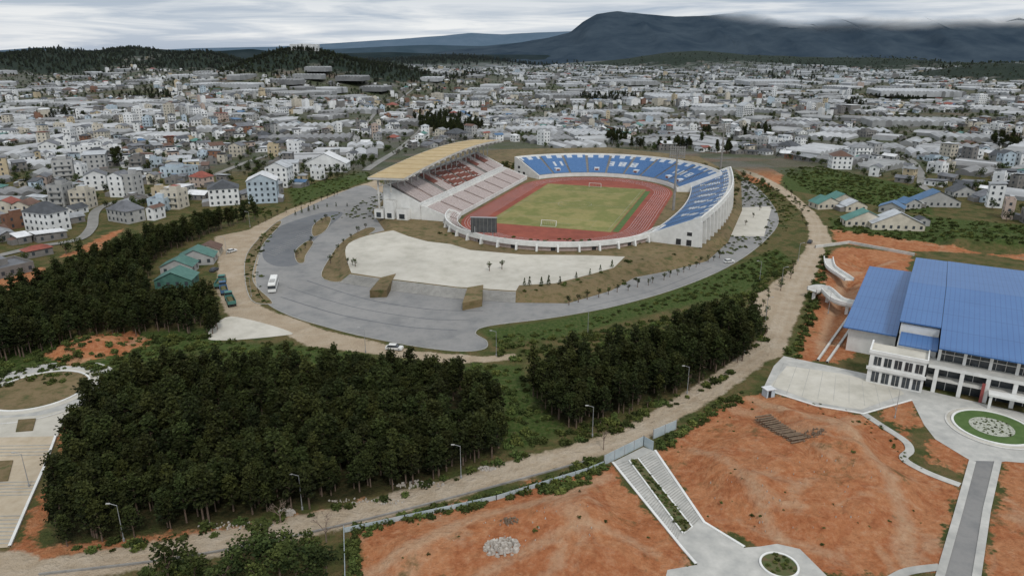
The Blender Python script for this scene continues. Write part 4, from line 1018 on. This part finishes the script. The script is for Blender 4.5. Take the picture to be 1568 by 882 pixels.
HERO=[(75,352,17,11,3,'hip','w_white','r_dark'),(98,318,8,12,4,'flat','w_grey','r_dark'),(45,340,9,9,3,'gable','w_cream','r_brown'),(195,338,16,10,2,'hip','w_grey','r_mid'),(188,300,9,10,4,'gable','w_white','r_mid'),(205,300,8,10,4,'flat','w_grey','r_mid'),
 (270,318,10,10,3,'flat','w_cream','r_red'),(247,322,9,10,2,'flat','w_blue','r_light'),(345,312,16,12,3,'hip','w_white','r_dark'),(405,308,16,14,4,'gable','w_blue','r_white'),(430,285,14,12,4,'gable','w_white','r_light'),(447,270,10,10,3,'shed','w_white','r_light'),
 (502,262,30,14,2,'gable','w_white','r_white'),(365,240,11,9,3,'gable','w_cream','r_mid'),(262,190,9,9,7,'flat','w_cream','r_mid'),(212,187,8,8,5,'flat','w_white','r_grey'),(1140,178,20,16,5,'gable','w_white','r_light'),(670,150,26,14,4,'flat','w_cream','r_mid'),
 (1185,150,8,8,6,'flat','w_white','r_grey'),(1500,160,14,12,5,'flat','w_white','r_grey'),(955,217,12,10,2,'flat','w_white','r_grey'),(1285,258,14,12,3,'hip','w_white','r_brown'),(1315,243,14,10,3,'hip','w_white','r_grey'),(1185,225,26,12,1,'gable','w_white','r_light'),
 (1530,250,14,10,2,'gable','w_grey','r_dark'),(1470,300,14,9,1,'gable','w_grey','r_dark'),(1510,308,12,9,1,'gable','w_blue','r_mid'),(130,318,10,9,3,'flat','w_cream','r_light'),(15,330,12,10,2,'gable','w_cream','r_red'),(310,285,12,9,2,'hip','w_pink','r_red'),(150,290,12,10,3,'gable','w_white','r_mid'),(900,185,12,10,2,'gable','w_grey','r_red')]
for (u,v,w,d,fl,rt,wk,rk) in HERO:
    x,y=gz(u,v);z=hxy(x,y)
    occm(x,y,max(w,d)/2+1);occ.update([(int((x+i)//5),int((y+j)//5)) for i in(-7,-3,0,3,7) for j in(-7,-3,0,3,7)]);hb=MB();house(hb,x,y,z,w,d,fl,random.uniform(-.5,.4),wk,rt,rk,2)
    hb.obj('apartment_house' if fl>2 else 'house')
x,y=(467-784)/1150*1880,1880;hb=MB();house(hb,x,y,hxy(x,y),70,20,4,.05,'w_white','flat','r_brown',2);hb.obj('hilltop_hotel')
def blocked(x,y,r,a):
    for i in(-1,0,1):
        for j in(-1,0,1):
            if inpoly(x+i*r,y+j*r,campus): return True
    return False
ngh=0
def put_gh(x,y,w,d,a,k):
    c,q=math.cos(a),math.sin(a);zs=[]
    for i in np.arange(-w/2,w/2+.1,4.5):
        for j in np.arange(-d/2,d/2+.1,4.5):
            px,py=x+i*c-j*q,y+i*q+j*c;occ.add((int(px//5),int(py//5)))
    for i in(-.5,0,.5):
        for j in(-.5,0,.5): zs.append(hxy(x+i*w*c-j*d*q,y+i*w*q+j*d*c))
    greenhouse(bg,x,y,max(zs)-.8,w,d,a,k)
def gh_free(x,y,w,d,a):
    c,q=math.cos(a),math.sin(a)
    for i in np.linspace(-w/2,w/2,6):
        for j in np.linspace(-d/2,d/2,6):
            px,py=x+i*c-j*q,y+i*q+j*c
            if (int(px//5),int(py//5)) in occ or inpoly(px,py,campus): return False
    return True
for (u,v,w,d,a,k) in [(475,214,84,36,.12,'gh2'),(470,196,80,30,.1,'gh3'),(620,190,56,34,-.3,'gh2'),(600,206,42,26,-.2,'gh'),(240,211,56,34,-.15,'gh3'),(105,268,44,22,.25,'gh'),(60,240,50,26,.2,'gh3'),(740,206,50,30,.3,'gh'),(815,202,60,34,.25,'gh3'),(880,206,54,30,.2,'gh3'),(850,186,70,40,.3,'gh'),(770,184,50,40,.25,'gh2'),(920,176,80,50,.2,'gh'),(990,180,60,40,.2,'gh3'),(1050,190,60,34,-.1,'gh'),(1225,196,90,40,-.2,'gh2'),(1310,205,70,40,-.25,'gh3'),(1100,170,80,60,-.1,'gh'),(1400,190,110,55,-.2,'gh'),(1480,214,60,40,-.3,'gh'),(1040,150,110,90,.1,'gh3'),(860,150,100,70,.2,'gh2'),(1280,160,110,80,-.15,'gh'),(1180,130,150,130,0,'gh3'),(960,130,140,120,.15,'gh'),(1400,140,150,110,-.2,'gh3'),(1340,230,50,34,-.2,'gh'),(1440,240,50,34,-.35,'gh3'),(385,225,34,24,-.1,'gh2'),(330,200,44,30,.15,'gh3'),(545,172,60,40,.1,'gh'),(700,160,60,40,.1,'gh3'),(160,222,44,30,-.1,'gh'),(10,215,60,36,.1,'gh3'),(560,226,34,22,.2,'gh3'),(300,240,34,22,.2,'gh'),(20,300,34,18,.2,'gh2')]:
    x,y=gz(u,v)
    if gh_free(x,y,w,d,a) or not inpoly(x,y-d*.6,campus): put_gh(x,y,w,d,a,k)
for k in range(8500):
    y=390+3300*random.random()**1.2;x=random.uniform(-.76,.76)*y
    pr=nz(x,y,190,3)+(.24 if x>0 else (.08 if x>-160 else -.05))
    if 430<y<700 and -150<x<60: pr+=.35
    if y>900: pr+=.08
    if pr<.03 or hill_at(x,y)>.3: continue
    w,d=random.uniform(18,58),random.uniform(20,52)
    if y>1100: w*=1.3;d*=1.2
    a=nz(x,y,900,9)*1.3+random.choice([0,0,math.pi/2])+random.uniform(-.05,.05)
    if not gh_free(x,y,w+3,d+3,a): continue
    put_gh(x,y,w,d,a,random.choice(['gh','gh3','gh2','gh3','gh']));ngh+=1
bg.obj('greenhouses')
y=270.0;nh=0;tp_=[]
while y<3600:
    cell=10.6+y*.0045;x=-(.77*y+40)
    while x<.77*y+40:
        px,py=x+random.uniform(-.38,.38)*cell,y+random.uniform(-.38,.38)*cell;x+=cell
        if inpoly(px,py,campus): continue
        dn=nz(px,py,150,1)+.8*nz(px,py,45,7)
        hl=hill_at(px,py)
        thr=-.05 if y<1300 else .06
        if px<-60 and y<900: thr-=.13
        if hl>.3 or dn<thr or random.random()<.13:
            if random.random()<(.55 if hl<.3 else .35): tp_.append((px,py,hxy(px,py)))
            continue
        s=random.uniform(.58,1.05)
        w,d=random.uniform(6,10.5)*s,random.uniform(8,14)*s
        if random.random()<.09: w*=1.9;d*=1.6
        if blocked(px,py,6,0) or not occm(px,py,2.6): continue
        fl=random.choice([1,1,2,2,3,3,4] if nz(px,py,80,5)>.12 else [1,1,1,1,2,2]);a=nz(px,py,420,2)*2.4+random.choice([0,math.pi/2,math.pi])+random.uniform(-.2,.2)
        rt=random.choice(['gable','gable','gable','hip','shed','shed','shed','flat'])
        if fl>=3 and random.random()<.4: rt='flat'
        near_=y<950
        wk=random.choice(WALL)
        if fl==1 and random.random()<.4: wk='w_conc'
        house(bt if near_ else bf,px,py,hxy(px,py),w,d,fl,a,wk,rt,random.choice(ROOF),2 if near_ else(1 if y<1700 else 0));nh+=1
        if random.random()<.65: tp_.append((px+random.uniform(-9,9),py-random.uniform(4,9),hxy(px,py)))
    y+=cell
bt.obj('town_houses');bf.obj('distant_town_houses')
print('houses',nh,'gh',ngh)
pts=[p for p in tp_ if not inpoly(p[0],p[1],campus) and (int(p[0]//5),int(p[1]//5)) not in occ]
for k in range(13000):
    y=380+2900*random.random()**1.5;x=random.uniform(-.75,.75)*y
    if not inpoly(x,y,campus) and nz(x,y,60,12)>-.05 and (int(x//5),int(y//5)) not in occ: pts.append((x,y,hxy(x,y)))
scatter('town_trees',pts,[random.uniform(.4,1.25)*(1+max(0,p[1]-900)/2600) for p in pts],C_broad)
pts=[]
for (u,v,ru,rv,n) in [(690,196,50,16,260),(665,182,34,10,80),(945,216,18,6,36),(1080,206,10,4,8),(1140,210,8,4,8),(1170,204,14,6,14),(1530,220,14,10,18),(182,252,10,6,10),(1555,220,10,12,18),(1310,162,18,4,26),(930,152,45,5,80),(370,125,34,5,50),(1075,220,5,3,4),(1220,120,60,4,80),(700,120,40,4,50),(1460,110,40,3,40),(1010,228,50,3,26),(1110,234,14,3,10),(230,150,50,4,50),(90,180,40,5,30),(1380,150,40,4,40)]:
    for k in range(n):
        a=random.random()*6.28;r=random.random()**.5;x,y=gz(u+ru*r*math.cos(a),v+rv*r*math.sin(a));pts.append((x,y,hxy(x,y)))
for hx,hy,hh,sx,sy in HG[:7]:
    for k in range(1000):
        x=hx+random.gauss(0,.62)*sx;y=hy+random.gauss(0,.6)*sy
        if y<hy+.35*sy: pts.append((x,y,hxy(x,y)-3))
scatter('pine_clumps',pts,[random.uniform(.8,1.2)*(1+max(0,p[1]-1500)/2400) for p in pts],C_pine)
def shedset(L_,name):
    for (u,v,w,d,a,rk,wk) in L_:
        x,y=g(u,v);hb=MB();house(hb,x,y,0,w,d,1,a,wk,'gable',rk,2);hb.obj(name)
shedset([(272,436,13,9,.1,'greenroof','greenroof'),(276,416,12,8,.1,'greenroof','w_grey'),(303,402,14,9,.2,'greenroof','w_grey'),(322,390,9,8,.2,'r_brown','w_cream')],'site_shed')
shedset([(1262,318,14,9,.2,'r_teal','w_cream'),(1285,312,14,9,.1,'r_teal','w_cream'),(1322,345,20,8,-.1,'r_teal','w_cream'),(1370,350,24,9,-.15,'r_light','w_cream'),(1365,325,12,8,-.6,'r_blue','w_grey'),(1390,318,10,8,.2,'r_blue','w_grey'),(1430,315,24,9,-.1,'r_blue','w_grey'),(1305,322,12,8,.1,'r_light','w_cream'),(1410,345,6,5,0,'r_dark','w_grey')],'worker_shed')
# ---------------------------------------------------------------- vehicles
def vehicle(kind,u,v,a,z=.08,sc_=1.0):
    x,y=g(u,v,z);b=MB();c,q=math.cos(a)*sc_,math.sin(a)*sc_
    def T(px,py,pz): return (x+px*c-py*q,y+px*q+py*c,z+pz*sc_)
    def blk(x0,x1,w0,z0,z1,k,tx0=0,tx1=0,w1=None,kt=None):
        w1=w1 or w0
        b.hexa([T(x0,-w0,z0),T(x1,-w0,z0),T(x1,w0,z0),T(x0,w0,z0)],[T(x0+tx0,-w1,z1),T(x1-tx1,-w1,z1),T(x1-tx1,w1,z1),T(x0+tx0,w1,z1)],k,kt,True)
    def wheels(xs_,w,r):
        for px in xs_:
            for s in(-1,1): b.beam(T(px,s*(w-.25),r),T(px,s*(w+.03),r),r*sc_,'black',10)
    if kind=='bus':
        blk(-5.8,5.8,1.25,.45,1.5,'white',0,0);blk(-5.75,5.72,1.24,1.5,2.6,'glass',.1,.25,1.2);blk(-5.65,5.45,1.2,2.6,3.1,'white',.15,.2,1.08);blk(-3.5,-.5,.8,3.1,3.35,'w_grey')
        for k in range(8): 
            px=-5.2+k*1.4
            for s in(-1,1): b.box(*T(px,s*1.235,0)[:2],z+1.5,.14,.04,1.1,a,'white')
        wheels((-3.6,3.6),1.22,.5);nm='bus'
    elif kind in('truck','truck2'):
        ck='r_teal' if kind=='truck' else 'r_blue'
        blk(2.2,4.4,1.15,.6,1.6,ck);blk(2.2,4.35,1.13,1.6,2.6,'glass',.05,.35,1.05);blk(2.2,4.0,1.06,2.6,2.75,ck)
        blk(-4.4,2.0,1.2,.8,1.0,'dark')
        for s in(-1,1): b.hexa([T(-4.4,s*1.2,1),T(2,s*1.2,1),T(2,s*1.12,1),T(-4.4,s*1.12,1)],[T(-4.4,s*1.2,2),T(2,s*1.2,2),T(2,s*1.12,2),T(-4.4,s*1.12,2)],ck)
        for X0 in(-4.4,1.9): b.hexa([T(X0,-1.1,1),T(X0+.1,-1.1,1),T(X0+.1,1.1,1),T(X0,1.1,1)],[T(X0,-1.1,2),T(X0+.1,-1.1,2),T(X0+.1,1.1,2),T(X0,1.1,2)],ck)
        blk(-4.2,1.9,1.05,1.02,1.7,'soil',.6,.6,.6);wheels((3.2,-2.2,-3.4),1.15,.5);nm='dump_truck'
    else:
        k='white' if kind=='car' else 'r_dark'
        blk(-2.2,2.2,.9,.3,.85,k,.05,.08,.86);blk(-1.9,1.2,.84,.85,1.4,'glass',.45,.65,.68);blk(-1.4,.5,.69,1.4,1.46,k,.03,.03,.66);wheels((-1.35,1.4),.86,.33);nm='parked_car'
    b.obj(nm)
vehicle('bus',419,441,R(103),sc_=1.1);vehicle('truck',353,464,R(118),sc_=1.15);vehicle('truck2',343,447,R(115),sc_=1.1);vehicle('truck',338,437,R(100),sc_=1.1)
vehicle('car',604,535,R(-8),sc_=1.15);vehicle('car',1116,402,R(15));vehicle('car',355,386,R(60));vehicle('car2',1240,372,R(60));vehicle('car2',328,415,R(80))
def lamp(u,v,h=8.5,side=1):
    x,y=g(u,v);b=MB();b.beam((x,y,0),(x,y,.6),.2,'steel',8);b.beam((x,y,.6),(x,y,h),.09,'steel',6,.05)
    b.beam((x,y,h-.1),(x-1.2*side,y,h+.3),.05,'steel',5);b.box(x-1.5*side,y,h+.22,.7,.28,.14,0,'w_grey',None,True);b.obj('street_lamp')
for u,v,s in [(190,828,1),(463,780,1),(706,732,1),(907,668,1),(1052,603,1),(1140,540,1),(1172,490,-1),(1196,440,-1),(383,348,1),(347,390,1),(385,455,1),(45,745,1),(1222,400,-1),(560,540,1),(760,545,1),(900,512,1),(1163,430,1),(1268,480,1),(1370,640,1)]: lamp(u,v,7.6,s)
def fence(img,name,h=2.2):
    P=gl(img);b=MB();ribbon(b,P,.08,0,'fence',h)
    for i in range(len(P)-1):
        L_=math.dist(P[i],P[i+1]);n=int(L_/3)
        for k in range(n+1):
            t=k/max(1,n);x=P[i][0]+(P[i+1][0]-P[i][0])*t;y=P[i][1]+(P[i+1][1]-P[i][1])*t;b.box(x,y,0,.16,.2,h+.1,0,'steel')
    b.obj(name)
fence([(527,815),(620,795),(760,765),(900,722),(925,712)],'corrugated_fence',1.0);fence([(925,712),(985,682),(1000,690)],'corrugated_fence',2.4);fence([(1000,672),(1035,657)],'corrugated_fence',2.4);fence([(527,815),(530,930)],'corrugated_fence',1.4)
b=MB();ribbon(b,catmull(gl([(60,880),(250,858),(400,832),(560,796),(720,755),(900,706)]),5,False),.3,0,'greyconc',.35);b.obj('low_wall')
def rocks(u,v,ru,rv,n,s0,s1,name,k='rock'):
    b=MB()
    for i in range(n):
        a=random.random()*6.28;r=random.random()**.6;x,y=g(u+ru*r*math.cos(a),v+rv*r*math.sin(a));s=random.uniform(s0,s1)
        zz=zat(x,y)+((1-r)*s1*.8 if ru<60 else 0)
        B=[];T_=[];m=6
        for j in range(m):
            q=j/m*6.28;rr=s*random.uniform(.6,1.1);B.append((x+rr*math.cos(q),y+rr*math.sin(q),zz-.3));T_.append((x+rr*.6*math.cos(q+.2),y+rr*.6*math.sin(q+.2),zz+s*random.uniform(.3,.8)))
        b.hexa(B,T_,k)
    b.obj(name)
rocks(768,842,28,13,130,.2,.7,'rubble_pile');rocks(745,718,14,3,40,.2,.5,'rubble_pile');rocks(440,785,14,5,50,.2,.6,'rubble_pile');rocks(640,742,40,6,70,.15,.45,'rubble_pile');rocks(560,768,60,5,60,.15,.4,'rubble_pile');rocks(360,805,60,6,60,.15,.4,'rubble_pile')
rocks(1240,690,22,8,60,.15,.4,'debris_pile','wood');rocks(780,808,14,5,30,.15,.4,'debris_pile','wood');rocks(1230,760,150,60,70,.06,.18,'scattered_stones')
rocks(800,800,150,50,60,.06,.18,'scattered_stones')
b=MB()
for k in range(16):
    x,y=g(1168+k*3.6,648+k*3.1);z=zat(x,y);b.beam((x-2.2,y-.6+random.uniform(-.3,.3),z+.3),(x+2.2,y+.8,z+.35),.22,'wood',6);b.beam((x-2,y-.2,z+.75),(x+2.1,y+.9,z+.8),.2,'wood',6)
b.obj('timber_stack')
x,y=g(1176,606);b=MB();b.box(x,y,0,2.4,2,2.1,.3,'w_blue');b.box(x,y,2.1,2.8,2.4,.15,.3,'r_white');b.box(x,y-1.02,0,.9,.06,1.9,.3,'dark');b.obj('guard_booth')
# ---------------------------------------------------------------- light, sky, camera
w=bpy.data.worlds.new('World');scene.world=w;w.use_nodes=True;N=w.node_tree.nodes;L=w.node_tree.links;bg_=N['Background']
sky=N.new('ShaderNodeTexSky');sky.sky_type='NISHITA';sky.sun_disc=False;sky.sun_elevation=R(50);sky.sun_rotation=R(-40)
tc=N.new('ShaderNodeTexCoord');mp=N.new('ShaderNodeMapping');mp.inputs['Scale'].default_value=(2.0,2.0,26);mp.inputs['Location'].default_value=(.35,.2,.1);L.new(tc.outputs['Generated'],mp.inputs[0])
n1=N.new('ShaderNodeTexNoise');n1.inputs['Scale'].default_value=2.2;n1.inputs['Detail'].default_value=9;n1.inputs['Roughness'].default_value=.58;n1.inputs['Distortion'].default_value=.6;L.new(mp.outputs[0],n1.inputs['Vector'])
rp=N.new('ShaderNodeValToRGB');L.new(n1.outputs['Fac'],rp.inputs[0]);e=rp.color_ramp.elements;e[0].position=.40;e[0].color=(4.8,5.6,6.7,1);e[1].position=.60;e[1].color=(8.8,9.0,9.2,1)
sz=N.new('ShaderNodeSeparateXYZ');L.new(tc.outputs['Generated'],sz.inputs[0])
er=N.new('ShaderNodeValToRGB');L.new(sz.outputs['Z'],er.inputs[0]);q=er.color_ramp.elements
q[0].position=0;q[0].color=(.85,.88,.92,1);q[1].position=.025;q[1].color=(1,1,1,1);e3=q.new(.065);e3.color=(.74,.77,.82,1);e4=q.new(.25);e4.color=(1.12,1.10,1.06,1)
ml_=N.new('ShaderNodeMixRGB');ml_.blend_type='MULTIPLY';ml_.inputs[0].default_value=1;L.new(rp.outputs[0],ml_.inputs[1]);L.new(er.outputs[0],ml_.inputs[2])
mx=N.new('ShaderNodeMixRGB');mx.inputs[0].default_value=.9;L.new(sky.outputs[0],mx.inputs[1]);L.new(ml_.outputs[0],mx.inputs[2])
L.new(mx.outputs[0],bg_.inputs[0]);bg_.inputs[1].default_value=.1
sd=bpy.data.lights.new('sun','SUN');sd.energy=1.5;sd.angle=R(10);sd.color=(1,.96,.9);so=bpy.data.objects.new('sun',sd);scene.collection.objects.link(so);so.rotation_euler=(R(38),R(-12),R(35))
cam=bpy.data.cameras.new('camera');co=bpy.data.objects.new('camera',cam);scene.collection.objects.link(co)
cam.sensor_width=36;cam.lens=FP/1568*36;cam.clip_end=40000;cam.clip_start=1;co.location=(0,0,CZ);co.rotation_euler=(math.pi/2-PITCH,0,0);scene.camera=co
scene.view_settings.view_transform='Standard';scene.view_settings.look='None';scene.view_settings.exposure=0
